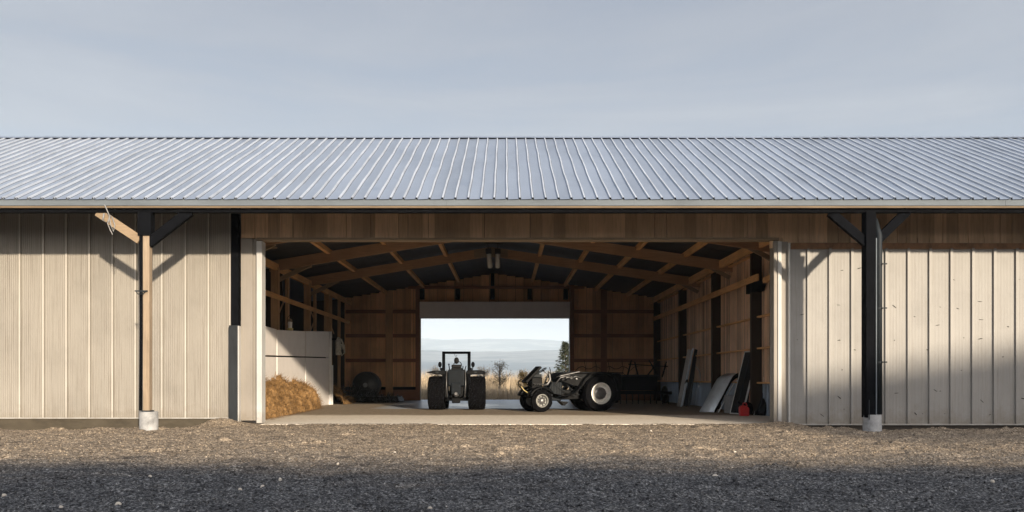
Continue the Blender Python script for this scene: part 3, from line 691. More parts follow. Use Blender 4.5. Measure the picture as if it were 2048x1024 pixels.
def h1(y):
    if y < 3.6: return 1.75*max(0, (y-2.6))
    return (1.75-.05*(y-3.6)+.1*math.sin(y*2.1)+.05*math.sin(y*5.3+1)) if y < 9 else max(.1, (1.48-.035*(y-9)+.09*math.sin(y*2.1)+.05*math.sin(y*5.3+1))*min(1, ((17.2-y)/3.4)**.7+.06))
tag(heap('straw_heap', -10.6, -9.35, 2.7, 17.2, h1, lambda y: (1.05-.04*(y-4))*min(1, max(.2, (17.6-y)/3)), 9000, 21), 'long golden heap of straw piled against the white panels', 'straw')
tag(heap('straw_heap', -11.0, -9.75, 20.8, 25.5, lambda y: 1.25*max(.08, 1-abs(y-21.8)/3.8), lambda y: 1.0, 1200, 31), 'small straw mound beyond the end of the white panels', 'straw')

# unidentified bright item on top of the panels; its lamp-like form is made up
c_ = empty('small_oddment', (-10.72, 12.2, 3.98)); tag(c_, 'small yellow and white unidentified item standing on top of the white panels', 'oddment')
local(MB().lathe([(0, .13), (.05, .15), (.12, .15), (.14, .05)], (-10.72, 12.2, 3.98), 'Z', 16).build('base', M['yellowpipe']), c_)
local(MB().lathe([(.14, .09), (.42, .11), (.44, .02)], (-10.72, 12.2, 3.98), 'Z', 14).build('white_body', M['lampface']), c_)
local(MB().lathe([(.44, .02), (.45, .12), (.56, .09), (.6, .0)], (-10.72, 12.2, 3.98), 'Z', 14).build('cap', M['timber']), c_)
local(MB().tube([(-10.86, 12.2, 4.35), (-10.84, 12.2, 4.65), (-10.72, 12.2, 4.76), (-10.6, 12.2, 4.65), (-10.58, 12.2, 4.35)], .012, 6).build('handle', M['black']), c_)
c_.name = 'oddment'
# dirty white hose reel hanging beyond the panels
hr_ = empty('hose_reel', (-10.3, 22.2, 3.6)); tag(hr_, 'dirty white canister and hose hanging on the stud behind the white panels', 'canister')
hr_.name = 'canister'
local(MB().lathe([(0, .02), (0, .14), (.08, .17), (.9, .17), (1.0, .1), (1.12, .06), (1.12, 0)], (-10.42, 22.2, 3.05), 'Z', 18).build('body', M['white_dirty'], None, True), hr_)
local(MB().tube([(-10.42, 22.15, 4.15), (-10.2, 22.1, 4.0), (-10.02, 22.05, 3.6), (-10.0, 22.05, 3.2), (-10.15, 22.0, 3.02), (-10.25, 22.0, 3.3), (-10.2, 22.0, 3.7), (-10.1, 22.0, 3.75), (-10.05, 22.0, 3.4)], .05, 8).build('hose', M['white_dirty'], None, True), hr_)
local(MB().box(-11.2, -10.3, 22.25, 22.42, 4.0, 4.1).build('hanger', M['black']), hr_)

# heap of dark brush with a round drum, rear left
bh = MB()
for k in range(2600):
    u = random.random(); x = -11.0+3.9*u; hh = (.35+1.2*(1-u)**1.1)*(.65+.35*math.sin(u*9)**2)
    y = 24.5+random.uniform(0, 3.5); z = .03+hh*random.random()**.6*(1-abs(y-26.2)/3.2)
    d = Vector((random.gauss(0, 1), random.gauss(0, 1), random.gauss(0, .7))).normalized()*random.uniform(.1, .45); w_ = d.cross(Vector((.3, .2, 1))).normalized()*random.uniform(.01, .035)
    bh.add([(x, y, z), Vector((x, y, z))+w_, Vector((x, y, z))+d+w_, Vector((x, y, z))+d], [(0, 1, 2, 3)], 1 if random.random() < .16 else 0)
for k in range(60):
    u = k/59; bh.lathe([(-.4, 0), (0, .45), (.3, .3), (.55*(1.25-u), .0)], (-10.9+3.6*u+random.uniform(-.1, .1), 26.2+random.uniform(-.8, .8), .1), 'Z', 7)
tag(bh.build('brush_heap', [M['brush'], M['brush_pale']], recalc=False), 'low heap of dark brush and scrap speckled with pale chips by the rear wall', 'scrap heap')
dr = empty('drum', (-9.7, 28.6, .6)); tag(dr, 'dark round drum half buried behind the brush heap at the rear wall', 'drum')
local(MB().lathe([(-.7, 0), (-.7, .85), (-.6, .92), (0, .9), (.6, .92), (.7, .85), (.7, .8), (.62, .78), (.62, 0)], (-9.7, 28.4, 1.15), 'Y', 36).build('shell', M['brush'], None, True), dr)
local(MB().lathe([(-.78, 0), (-.78, .16), (-.69, .16)], (-9.7, 28.4, 1.15), 'Y', 16).build('hub', M['brush_pale']), dr)

# unlit lamps hanging from the ridge
for i, (x, rz_, tilt, lb) in enumerate(((-.98, .1, .10, 'left lamp of the hanging pair, tilted white tube under the roof ridge'), (-.46, -.02, 0, 'right lamp of the hanging pair, upright white tube under the roof ridge'))):
    t = empty('hanging_lamp', (x, 17.2, 8.75)); t.rotation_euler = (0, -tilt, rz_); tag(t, lb, 'lamp', 'pair of lamps under the roof ridge')
    MB().box(-.16, .16, -.1, .12, -.18, .1).build('housing', M['lampbox'], t, bevel=.02)
    MB().lathe([(-.98, 0), (-.98, .1), (-.93, .13), (-.2, .13), (-.18, .05)], (0, 0, 0), 'Z', 16).build('diffuser', M['lampface'], t, True)
    MB().tube([(0, 0, .1), (0, 0, .55)], .02, 6).build('hanger', M['lampbox'], t)

# ---- leaning things along the right wall
t = empty('leaning_channel', (10.4, 17.6, .03)); tag(t, 'tall grey metal channel leaning on the right wall beside a post', 'metal sheet')
a0, a1 = Vector((9.75, 16.9, .06)), Vector((10.62, 18.1, 3.25))
local(MB().beam(a0, a1, .06, .42, (0, -1, .2)).build('web', M['sheet']), t)
local(MB().beam(a0+Vector((-.2, -.1, 0)), a1+Vector((-.2, -.1, 0)), .18, .04, (0, -1, .2)).build('flange', M['trim']), t)
local(MB().beam(a0+Vector((.2, -.06, 0)), a1+Vector((.2, -.06, 0)), .18, .04, (0, -1, .2)).build('flange', M['darkgrey']), t)
local(MB().beam(a0.lerp(a1, .4)+Vector((0, -.08, 0)), a0.lerp(a1, .45)+Vector((0, -.08, 0)), .1, .3, (0, -1, .2)).build('clamp', M['darkgrey']), t)
t = empty('leaning_sheet', (10.6, 17.4, .03)); tag(t, 'dark slate coloured metal strip leaning behind the grey channel', 'metal sheet')
local(MB().beam((10.25, 17.3, .06), (10.85, 18.3, 2.9), .05, .5, (0, -1, .2)).build('sheet', M['darkgrey']), t)
local(MB().tube([(10.75, 17.9, 2.3), (10.95, 17.7, 2.0), (11.0, 17.7, 1.5), (10.85, 17.6, 1.1)], .03, 6).build('strap', M['trim']), t)
# bent sheet
t = empty('bent_sheet', (9.9, 10.2, .03)); tag(t, 'bent pale metal chute with a curved top resting against the right wall', 'chute')
cv = [(9.30, 9.6, .06), (9.75, 9.85, .75), (10.1, 10.1, 1.3), (10.3, 10.25, 1.58), (10.5, 10.4, 1.72), (10.9, 10.7, 1.85)]
def strip(pts, wv, th):
    m_ = MB(); vv_ = []
    for p_ in pts:
        p_ = Vector(p_); w_ = Vector(wv)
        vv_ += [p_-w_, p_+w_, p_+w_+Vector((th, 0, -th)), p_-w_+Vector((th, 0, -th))]
    ff_ = []
    for i in range(len(pts)-1):
        for k in range(4): ff_.append((i*4+k, i*4+(k+1) % 4, i*4+4+(k+1) % 4, i*4+4+k))
    ff_ += [(0, 1, 2, 3), tuple(len(pts)*4-4+k for k in range(4))]
    return m_.add(vv_, ff_)
local(strip(cv, (.30, -.14, 0), .03).build('chute_bed', M['sheet'], None, True), t)
local(strip([(x+.33, y-.16, z+.0) for x, y, z in cv], (.02, 0, .1), .03).build('chute_side', M['black']), t)
local(MB().tube([(x+.42, y-.1, z-.22) for x, y, z in cv], .025, 6).build('edge_rod', M['alu_frame']), t)
t = tag(MB().box(-.32, .32, -.25, .25, 0, .80).build('concrete_block', M['block'], None, bevel=.02), 'upright grey concrete block on the floor between chute and frames', 'block'); t.location = (10.35, 8.9, .03); t.rotation_euler.z = .25
# old windows leaning
for i, (x, y, ln_, col, lb) in enumerate(((10.15, 7.7, 2.85, 'alu_frame', 'dark glazed window frame leaning, leftmost of the stacked frames by the right jamb'), (10.5, 7.2, 2.6, 'alu_frame', 'dark glazed window frame with pale edge leaning, middle of the stack by the right jamb'), (10.75, 6.6, 1.9, 'black', 'short black framed window leaning nearest the right jamb'))):
    t = empty('window_frame', (x, y, .03), .25); t.rotation_euler = (0, R(16+2*i), .35); tag(t, lb, 'window frame', 'old window frames leaning by the right jamb')
    wv = .42
    MB().box(-.02, .02, -wv, wv, .04, ln_).build('pane', M['glass'], t)
    fr = MB(); fr.box(-.035, .035, -wv-.035, -wv, 0, ln_+.04); fr.box(-.035, .035, wv, wv+.035, 0, ln_+.04); fr.box(-.035, .035, -wv, wv, 0, .04); fr.box(-.035, .035, -wv, wv, ln_, ln_+.04)
    fr.build('frame', M[col], t)
    MB().box(-.03, .03, -.02, .02, .04, ln_).build('mullion', M['darkgrey'], t)
t = tag(MB().prism([(0, 0), (.38, 0), (.42, 2.1), (.08, 2.2)], 0, .03).build('plywood_sheet', M['old_girt']), 'brown plywood offcut leaning on the right wall beside the window frames', 'plywood'); t.location = (10.42, 6.95, .03); t.rotation_euler = (R(-3), R(4), 0)
t = empty('fuel_can', (9.95, 5.9, .03)); t.scale = (.82, .82, .82); tag(t, 'red plastic fuel can on the floor beside the right jamb', 'fuel can')
MB().prism([(-.22, 0), (.22, 0), (.24, .1), (.24, .42), (.1, .52), (-.1, .56), (-.24, .46), (-.24, .1)], -.14, .14).build('body', M['red'], t, bevel=.04)
MB().tube([(-.1, 0, .54), (-.24, 0, .66), (-.34, 0, .74)], .04, 8).build('spout', M['black'], t)
MB().tube([(-.06, 0, .55), (-.03, 0, .67), (.1, 0, .66), (.16, 0, .5)], .035, 8).build('handle', M['red'], t)
t = tag(MB().lathe([(-.08, .13), (-.11, .2), (-.08, .27), (.0, .29), (.08, .27), (.11, .2), (.08, .13)], (0, 0, .29), 'Y', 28).build('tyre', M['rubber'], None, True), 'small grey wheel leaning among the frames at the right wall', 'wheel'); t.location = (10.2, 6.3, .03); t.rotation_euler.z = .5

# ---- dark implement in the rear right corner
im = empty('seed_drill', (8.6, 23.5, .03)); tag(im, 'dark seed drill with upright frame arms parked in the rear right corner', 'farm implement')
hp = MB(); hp.prism([(22.6, 1.75), (24.4, 1.75), (24.1, .85), (22.9, .85)], 7.3, 9.5, 'YZ'); local(hp.build('hopper', M['black'], None, bevel=.02), im)
local(MB().box(7.25, 9.55, 22.5, 24.5, 1.76, 1.84).build('hopper_lid', M['darkgrey']), im)
fr = MB(); fr.box(6.8, 10.3, 22.2, 22.36, .62, .8); fr.box(6.8, 10.3, 24.5, 24.66, .62, .8)
for x in (6.9, 8.0, 9.1, 10.2): fr.box(x-.06, x+.06, 22.2, 24.66, .64, .78)
local(fr.build('frame', M['black']), im)
for x in (7.0, 10.1): local(MB().lathe([(-.1, .2), (-.12, .45), (-.08, .55), (.08, .55), (.12, .45), (.1, .2), (-.1, .2)], (x, 23.4, .58), 'X', 28).build('wheel', M['rubber'], None, True), im)
for i, (x, x2) in enumerate(((7.6, 7.9), (8.3, 8.1), (8.8, 9.5), (9.6, 9.0), (9.8, 10.1))): local(MB().beam((x, 22.7, 1.7), (x2, 22.9, 2.75-.1*(i % 3)), .07, .07).build('arm', M['black']), im)
local(MB().beam((7.7, 22.9, 2.5), (10.2, 22.9, 2.35), .06, .06).build('arm', M['black']), im)
for k in range(9):
    x = 7.1+.37*k; local(MB().tube([(x, 22.3, .7), (x, 22.0, .45), (x, 22.15, .15), (x, 22.0, .05)], .03, 6).build('tine', M['darkgrey']), im)
rp_ = MB(); pts = [(4.95+.28*i, RY-.2, 2.15+.32*abs(math.sin(i*.9))) for i in range(17)]; rp_.tube(pts, .02, 6); rp_.tube([(x, y, z-.45-.1*math.sin(x*3)) for x, y, z in pts[::2]], .018, 6)
for x in (5.6, 6.4, 7.3, 8.3): rp_.tube([(x, RY-.16, 2.9), (x+.1, RY-.18, 2.3), (x-.05, RY-.18, 1.6)], .018, 6)
tag(rp_.build('hanging_chain', M['black']), 'dark chains and ropes looped along the rear wall right of the opening', 'chain')

# ------------------------------------------------------------------ tractors
def tyre_mb(r, rim, w_, c, axis, n=72, lug=.025, rows=9):
    prof = [(-w_*.36, rim), (-w_*.46, rim+.05*(r/.8)), (-w_*.5, (r+rim)/2)]
    prof += [(-w_*.5+w_*(.04+.92*k/(rows-1)), r*(1-.05*abs(2*k/(rows-1)-1)**3)) for k in range(rows)]
    prof += [(w_*.5, (r+rim)/2), (w_*.46, rim+.05*(r/.8)), (w_*.36, rim)]
    def bf(k, j):
        if j < 3 or j >= 3+rows: return 0
        return lug if ((k//2 + (j-3)) % 3 == 0) else -lug*.3
    return MB().lathe(prof, c, axis, n, 0, bf)
def rim_mb(rim, w_, c, axis, side, dish=.5):
    d = side
    prof = [(-d*w_*.36, rim), (d*w_*.36, rim+.005), (d*w_*.42, rim+.02), (d*w_*.43, rim-.015), (d*w_*.33, rim-.045), (d*w_*.05, rim*.85), (d*w_*.02, rim*.62), (d*w_*.12, rim*.55), (d*w_*.14, rim*.3), (d*w_*.25, rim*.26), (d*w_*.26, 0)]
    return MB().lathe(prof, c, axis, 36)
# left tractor, seen from behind
T = empty('tractor', (-2.46, 12.7, .03)); tag(T, 'black tractor with wide tyres and upright roll bar facing away', 'tractor')
for s in (-1, 1):
    wh = tyre_mb(.84, .46, .86, (s*1.0, 0, .84), 'X', 84, .022, 15).build('tyre', M['rubber'], T)
    rim_mb(.46, .86, (s*1.0, 0, .84), 'X', s).build('rim', M['darkgrey'], wh)
    MB().lathe([(-.2, 0), (-.2, .12), (.2, .12), (.2, 0)], (s*.5, 0, .84), 'X', 16).build('axle', M['tractor'], T)
    # fender: thick wing-like plate carried clear of the tyre, thinning outwards
    fo = 1.46 if s < 0 else 1.42; zt = 1.97 if s < 0 else 1.99
    fpoly = [(s*.5, 1.76), (s*1.05, 1.78), (s*fo, 1.86 if s < 0 else 1.82), (s*fo, 1.89 if s < 0 else 1.93), (s*1.1, zt), (s*.5, zt-.02)]
    MB().prism(fpoly, -.72, .62, 'XZ').build('fender', M['tractor'], T, bevel=.03)
    tl = MB().box(s*.95-.07, s*.95+.07, -.77, -.718, 1.83, 1.91).build('tail_lamp', M['red'] if False else M['darkgrey'], T, bevel=.01)
    ft = tyre_mb(.5, .26, .3, (s*.72, 2.15, .5), 'X', 40, .015, 7).build('tyre', M['rubber'], T); rim_mb(.26, .3, (s*.72, 2.15, .5), 'X', s).build('rim', M['rim'], ft)
    MB().beam((s*.30, -.45, .75), (s*.42, -1.05, .55), .07, .09).build('lift_arm', M['tractor'], T)
MB().box(-.34, .34, -.62, .9, .62, 1.28).build('transmission', M['tractor'], T, bevel=.06)
MB().box(-.41, .41, -.78, -.2, 1.18, 2.02).build('rear_housing', M['tractor_blue'], T, bevel=.06)
MB().box(-.24, .24, -.86, -.775, .78, 1.36).build('hitch_plate', M['tractor_blue'], T, bevel=.03)
MB().lathe([(-.95, 0), (-.95, .07), (-.86, .09), (-.8, .15)], (0, 0, .82), 'Y', 20).build('power_shaft', M['silver'], T)
MB().box(-.2, .2, -.95, -.6, .36, .62).build('drawbar', M['tractor'], T, bevel=.03)
MB().box(-.62, .62, -.2, .5, .45, .62).build('floor_plate', M['tractor'], T, bevel=.02)
for s in (-1, 1):
    MB().box(s*.54-.1, s*.54+.1, -.5, .35, .62, 1.9).build('side_housing', M['tractor'], T, bevel=.04)
    MB().tube([(s*.46, -.8, 2.0), (s*.47, -.82, 1.2), (s*.42, -.84, .6)], .022, 8).build('hydraulic_hose', M['silver'], T, True)
hood = MB().prism([(.7, 1.0), (2.9, .9), (2.95, 1.5), (2.7, 1.68), (.7, 1.85)], -.34, .34, 'YZ').build('hood', M['tractor_blue'], T, bevel=.05)
MB().box(-.3, .3, 2.93, 3.0, .95, 1.45).build('grille', M['black'], hood)
MB().box(-.8, .8, 2.05, 2.25, .42, .58).build('front_axle', M['tractor'], T)
seat = MB().box(-.27, .27, -.45, .1, 1.98, 2.1).build('seat', M['seat'], T, bevel=.04)
MB().box(-.25, .25, -.52, -.4, 2.1, 2.26).build('seat_back', M['seat'], seat, bevel=.04)
hd = MB().lathe([(-.06, 0), (-.05, .09), (0, .125), (.05, .09), (.06, 0)], (0, 0, 0), 'Y', 20).build('headrest', M['seat'], seat, True); hd.location = (0, -.45, 2.46); hd.scale = (1, 1, 1.35)
MB().tube([(0, .75, 1.8), (0, .45, 2.2)], .03, 8).build('steering_column', M['tractor'], T)
sw = MB(); 
pts = [(.2*math.cos(a), .06*math.sin(a), .19*math.sin(a)) for a in [2*math.pi*k/20 for k in range(21)]]; sw.tube(pts, .02, 6); sw.beam((-.19, 0, 0), (.19, 0, 0), .03, .03)
sw = sw.build('steering_wheel', M['seat'], T, True); sw.location = (0, .42, 2.25)
rb_ = MB()
for s in (-1, 1):
    rb_.box(s*.63-.075, s*.63+.075, -.62, -.5, 1.2, 2.80); rb_.box(s*.67-.1, s*.67+.1, -.66, -.46, 1.75, 2.1)
rb_.box(-.705, .705, -.63, -.49, 2.79, 2.91)
rb_.build('roll_bar', M['black'], T, bevel=.015)
MB().tube([(-.08, -.56, 2.8), (-.08, -.56, 2.72), (-.03, -.56, 2.66), (.02, -.56, 2.7), (.02, -.56, 2.74)], .012, 6).build('hook', M['black'], T)
for s in (-1, 1):
    st_ = MB().tube([(s*.66, -.5, 1.95), (s*.8, -.5, 2.0), (s*.82, -.5, 2.3)], .02, 6).build('mirror_arm', M['black'], T)
    mm = MB().lathe([(-.02, 0), (-.02, .09), (.02, .09), (.02, 0)], (0, 0, 0), 'Y', 16).build('mirror', M['black'], st_); mm.location = (s*.82, -.52, 2.26); mm.scale = (1, 1, 1.6)
lv = MB(); lv.tube([(-.36, -.1, 1.95), (-.4, -.15, 2.25)], .025, 6); lv.lathe([(-.05, 0), (0, .05), (.05, 0)], (-.4, -.15, 2.28), 'Z', 10); lv.tube([(.38, -.1, 1.95), (.46, -.12, 2.2)], .02, 6); lv.tube([(.28, 0, 1.95), (.3, 0, 2.2)], .02, 6)
lv.build('lever', M['black'], T)

# right tractor: stripped, hoodless, side on, nose to the left
S = empty('tractor', (4.22, 11.55, .03), R(200)); tag(S, 'stripped black tractor without hood, side on with pale wheel rims', 'tractor')
for s in (1, -1):
    wh = tyre_mb(.86, .49, .52, (0, s*.75, .86), 'Y', 76, .012, 9).build('tyre', M['rubber'], S)
    rim_mb(.50, .52, (0, s*.75, .86), 'Y', s).build('rim', M['rim'], wh)
    hb = MB(); hb.lathe([(s*.0, .3), (s*.09, .29), (s*.12, .2), (s*.2, .17), (s*.21, .0)], (0, s*.80, .86), 'Y', 20)
    for k in range(8): a = 2*math.pi*k/8; hb.lathe([(s*.05, .0), (s*.15, .03), (s*.16, 0)], (.25*math.cos(a), s*.80, .86+.25*math.sin(a)), 'Y', 8)
    hb.build('hub', M['silver'], wh)
    fx = 2.98; ft = tyre_mb(.53, .29, .34, (fx, s*.66, .53), 'Y', 56, .01, 7).build('tyre', M['rubber'], S)
    rim_mb(.30, .34, (fx, s*.66, .53), 'Y', s).build('rim', M['rim_grey'], ft)
    hb = MB(); hb.lathe([(0, .17), (s*.07, .16), (s*.14, .08), (s*.15, 0)], (fx, s*.70, .53), 'Y', 16)
    for k in range(10): a = 2*math.pi*k/10; hb.beam((fx+.14*math.cos(a), s*.74, .53+.14*math.sin(a)), (fx+.27*math.cos(a), s*.73, .53+.27*math.sin(a)), .035, .03)
    hb.build('hub', M['silver'], ft)
    # front mudguard
    gm = MB(); n_ = 10; vv_ = []
    for k in range(n_):
        a = R(20+130*k/(n_-1))
        for rr, yy in ((.58, -.2), (.58, .2), (.68, .16), (.68, -.16)): vv_.append((fx+rr*math.cos(a), s*.66+yy, .53+rr*math.sin(a)))
    gm.add(vv_, [(i*4+k, i*4+(k+1) % 4, i*4+4+(k+1) % 4, i*4+4+k) for i in range(n_-1) for k in range(4)]+[(0, 1, 2, 3), tuple((n_-1)*4+k for k in range(4))])
    gm.build('front_mudguard', M['tractor'], S, True)
    # rear fender, one flowing plate from the deck over the wheel and down to the step
    pts2 = [(-.98, .95), (-.95, 1.3), (-.8, 1.62), (-.45, 1.8), (0, 1.84), (.5, 1.78), (.85, 1.5), (1.1, 1.12), (1.4, .82), (1.9, .72), (2.3, .8)]
    fm = MB(); vv_ = []
    for (x, z) in pts2:
        for yy, dz in ((.42, 0), (1.0, 0), (1.0, .05), (.42, .05)): vv_.append((x, s*yy, z+dz))
    n_ = len(pts2); fm.add(vv_, [(i*4+k, i*4+(k+1) % 4, i*4+4+(k+1) % 4, i*4+4+k) for i in range(n_-1) for k in range(4)]+[(0, 1, 2, 3), tuple((n_-1)*4+k for k in range(4))])
    fm.build('rear_fender', M['tractor'], S, True)
MB().lathe([(-.8, 0), (-.8, .13), (.8, .13), (.8, 0)], (0, 0, .86), 'Y', 16).build('rear_axle', M['tractor'], S)
MB().lathe([(-.6, 0), (-.6, .07), (.6, .07), (.6, 0)], (2.98, 0, .53), 'Y', 12).build('front_axle', M['tractor'], S)
MB().prism([(-.8, .62), (2.0, .55), (3.4, .66), (3.4, .95), (2.3, 1.0), (-.8, 1.1)], -.3, .3).build('chassis', M['tractor'], S, bevel=.03)
MB().prism([(-1.25, 1.2), (1.3, 1.2), (1.95, 1.45), (1.9, 1.72), (1.5, 1.83), (-1.25, 1.8)], -.62, .62).build('body', M['tractor'], S, bevel=.04)
dk = MB(); dk.prism([(-1.35, 1.81), (1.2, 1.845), (1.75, 1.80), (2.2, 1.60), (2.24, 1.63), (1.8, 1.85), (1.2, 1.90), (-1.35, 1.865)], -.66, .66)
dk.build('deck', M['tractor'], S, bevel=.008)
MB().beam((1.0, .675, 1.9), (2.15, .64, 1.66), .03, .035).build('deck_edge', M['silver'], S)
hs = MB().prism([(1.85, .5), (2.42, .52), (2.5, 1.1), (2.35, 1.4), (1.8, 1.42)], -.42, .46).build('clutch_housing', M['tractor_blue'], S, bevel=.04)
fi = MB()
for k in range(6): fi.box(1.92+.08*k, 1.95+.08*k, .455, .49, .62, 1.34)
fi.build('cooling_fin', M['darkgrey'], hs)
MB().prism([(1.5, .45), (1.95, .5), (1.7, .28)], .1, .5).build('step_bracket', M['tractor'], S)
en = MB().box(2.75, 3.3, -.3, .3, 1.0, 1.62).build('engine', M['tractor'], S, bevel=.04)
MB().box(2.8, 3.22, -.24, .33, 1.62, 1.78).build('rocker_cover', M['darkgrey'], en, bevel=.03)
for k in range(4): MB().lathe([(0, .035), (.16, .035), (.18, 0)], (2.84+.12*k, .3, 1.3), 'Y', 10).build('spark_plug', M['silver'], en)
MB().lathe([(0, 0), (0, .14), (.08, .16), (.2, .14), (.2, 0)], (3.0, .12, 1.78), 'Z', 18).build('air_cleaner', M['darkgrey'], en)
ex = MB(); ex.tube([(2.75, .35, 1.25), (2.55, .4, 1.3), (2.42, .42, 1.5), (2.45, .42, 1.75), (2.5, .4, 1.9)], [.06, .06, .055, .05, .045], 10); ex.build('exhaust_pipe', M['silver'], S, True)
MB().beam((3.62, .1, 1.38), (2.86, .1, 2.12), .62, .12, (0, 0, 1)).build('dash_panel', M['tractor'], S, bevel=.03)
MB().tube([(2.55, 0, 1.3), (2.35, 0, 1.75), (2.62, 0, 1.95)], .03, 8).build('steering_column', M['silver'], S, True)
sw = MB(); sw.tube([(.2*math.cos(a), .2*math.sin(a), 0) for a in [2*math.pi*k/20 for k in range(21)]], .018, 6); sw.beam((-.2, 0, 0), (.2, 0, 0), .03, .02); sw.beam((0, -.2, 0), (0, .2, 0), .03, .02)
sw = sw.build('steering_wheel', M['seat'], S, True); sw.location = (2.62, 0, 1.97); sw.rotation_euler = (0, R(35), 0)
MB().tube([(2.3, .3, 1.6), (2.36, .34, 1.9), (2.42, .35, 2.1)], .02, 6).build('lever', M['black'], S)
MB().tube([(3.35, .2, 1.15), (3.62, .25, 1.4), (3.85, .28, 1.52), (3.98, .28, 1.4), (3.95, .28, 1.22), (3.75, .26, 1.02), (3.5, .24, .86)], .025, 8).build('front_guard', M['black'], S, True)
MB().tube([(3.84, .3, 1.2), (3.7, .3, 1.02), (3.48, .3, .88)], .022, 8).build('drain_tube', M['yellowpipe'], S, True)
for k, (p0, p1, p2) in enumerate((((2.2, .5, 1.3), (1.95, .6, 1.62), (1.5, .66, 1.7)), ((1.9, .64, 1.5), (1.65, .68, 1.62), (1.3, .68, 1.62)), ((1.5, .66, 1.55), (1.2, .68, 1.68), (.9, .68, 1.58)))):
    MB().tube([p0, p1, p2], .035-.005*k, 8).build('hose', M['silver'], S, True)
for x, z, r in ((1.72, 1.55, .1), (1.42, 1.6, .07), (1.15, 1.55, .06)): MB().lathe([(0, r), (.07, r*.8), (.08, 0)], (x, .62, z), 'Y', 16).build('gauge', M['silver'] if r < .09 else M['black'], S)
MB().tube([(2.4, .5, 1.42), (1.9, .52, 1.05), (1.1, .5, .72)], .02, 6).build('control_rod', M['darkgrey'], S)
MB().tube([(1.6, .5, 1.25), (.95, .5, .78)], .018, 6).build('control_rod', M['darkgrey'], S)
MB().prism([(-1.3, .5), (-.7, .55), (-.7, 1.3), (-1.3, 1.3)], -.5, .5).build('ballast_box', M['tractor'], S, bevel=.03)

# ------------------------------------------------------------------ beyond the rear opening
def blades(n, xr, yr, hr, lean, wd, base=-.06):
    x = rng.uniform(*xr, n); y = rng.uniform(*yr, n); h_ = rng.uniform(*hr, n)*(.75+.5*vnoise(x*.6, y*.6, 77))
    a = rng.random(n)*6.283; ln_ = rng.random(n)**2*lean
    dx, dy = np.cos(a), np.sin(a); b2 = rng.random(n)*6.283; wx, wy = np.cos(b2)*wd, np.sin(b2)*wd
    P = np.zeros((n, 5, 3))
    P[:, 0] = np.stack([x-wx, y-wy, np.full(n, base)], 1); P[:, 1] = np.stack([x+wx, y+wy, np.full(n, base)], 1)
    mx, my = x+dx*ln_*.3*h_, y+dy*ln_*.3*h_
    P[:, 2] = np.stack([mx+wx*.8, my+wy*.8, base+h_*.6], 1); P[:, 3] = np.stack([mx-wx*.8, my-wy*.8, base+h_*.6], 1)
    P[:, 4] = np.stack([x+dx*ln_*h_, y+dy*ln_*h_, base+h_], 1)
    k = np.arange(n)[:, None]*5
    F1 = np.concatenate([k+np.array([[0, 1, 2]]), k+np.array([[0, 2, 3]]), k+np.array([[3, 2, 4]])], 1).reshape(-1, 3)
    return P.reshape(-1, 3), F1
v1, f1 = blades(6000, (-16, 14), (33.0, 42), (.45, .85), .5, .014)
v2, f2 = blades(7000, (-26, 22), (41, 60), (.7, 1.25), .5, .018)
v3, f3 = blades(14000, (-28, 26), (60, 82), (1.7, 2.55), .35, .022)
v2, f2 = np.concatenate([v2, v3]), np.concatenate([f2, f3+len(v2)])
tag(np_mesh('reeds', np.concatenate([v1, v2]), np.concatenate([f1, f2+len(v1)]), M['reed'], smooth=False), kind='stuff')['label'] = 'tall dry tan reeds growing behind the barn'

def tree(name, loc, h_, w_, kind, label, nleaf, leafmat, leaf=.1):
    root = empty(name, loc); tag(root, label, 'tree' if 'bush' not in name else 'bush')
    tr = MB(); tr.tube([(0, 0, -.1), (.03*h_*random.uniform(-1, 1), 0, h_*.5), (0, 0, h_*.95)], [h_*.022, h_*.014, .008], 7)
    lf = MB()
    if kind == 'conifer':
        nb = int(h_*16)
        for i in range(nb):
            t = .12+.86*i/nb; z = h_*t; a = i*2.4+random.uniform(-.4, .4); ln_ = w_*(1-t)**.8*random.uniform(.65, 1.15)+.12
            e = Vector((math.cos(a)*ln_, math.sin(a)*ln_, z+ln_*.12)); b0 = Vector((0, 0, z))
            tr.tube([b0, e], [.018, .005], 4)
            for k in range(max(6, int(nleaf/nb))):
                u = random.random()**.7; c = b0.lerp(e, u)+Vector((random.gauss(0, .05), random.gauss(0, .05), random.gauss(-.03, .06)))
                d = Vector((math.cos(a)+random.gauss(0, .8), math.sin(a)+random.gauss(0, .8), random.gauss(.1, .5))).normalized()*leaf*random.uniform(.7, 1.5); q = d.cross(Vector((random.gauss(0, 1), random.gauss(0, 1), 1))).normalized()*leaf*.22
                lf.add([c-q, c+q, c+d], [(0, 1, 2)])
    else:
        nb = 46
        for i in range(nb):
            t = random.uniform(.1, .9); b0 = Vector((0, 0, h_*t*.8)); a = random.random()*6.28; up = random.uniform(.5, 1.6)
            ln_ = w_*random.uniform(.5, 1.0)*(1.15-t*.75)
            e = b0+Vector((math.cos(a)*ln_, math.sin(a)*ln_, ln_*up)); e.z = min(e.z, h_*random.uniform(.85, 1.02)); mid = b0.lerp(e, .5)+Vector((random.gauss(0, .08), random.gauss(0, .08), .05))
            tr.tube([b0, mid, e], [.016, .01, .004], 4)
            for k in range(int(nleaf/nb)):
                c = mid.lerp(e, random.uniform(-.3, 1.1))+Vector((random.gauss(0, .12), random.gauss(0, .12), random.gauss(0, .12)))
                d = Vector((random.gauss(0, 1), random.gauss(0, 1), random.gauss(.4, 1))).normalized()*leaf*random.uniform(.6, 1.4); q = d.cross(Vector((random.gauss(0, 1), random.gauss(0, 1), 1))).normalized()*leaf*.25
                lf.add([c-q, c+q, c+d], [(0, 1, 2)])
    tr.build('trunk', M['bark'], root, recalc=False); lf.build('crown', M[leafmat], root, recalc=False)
    return root
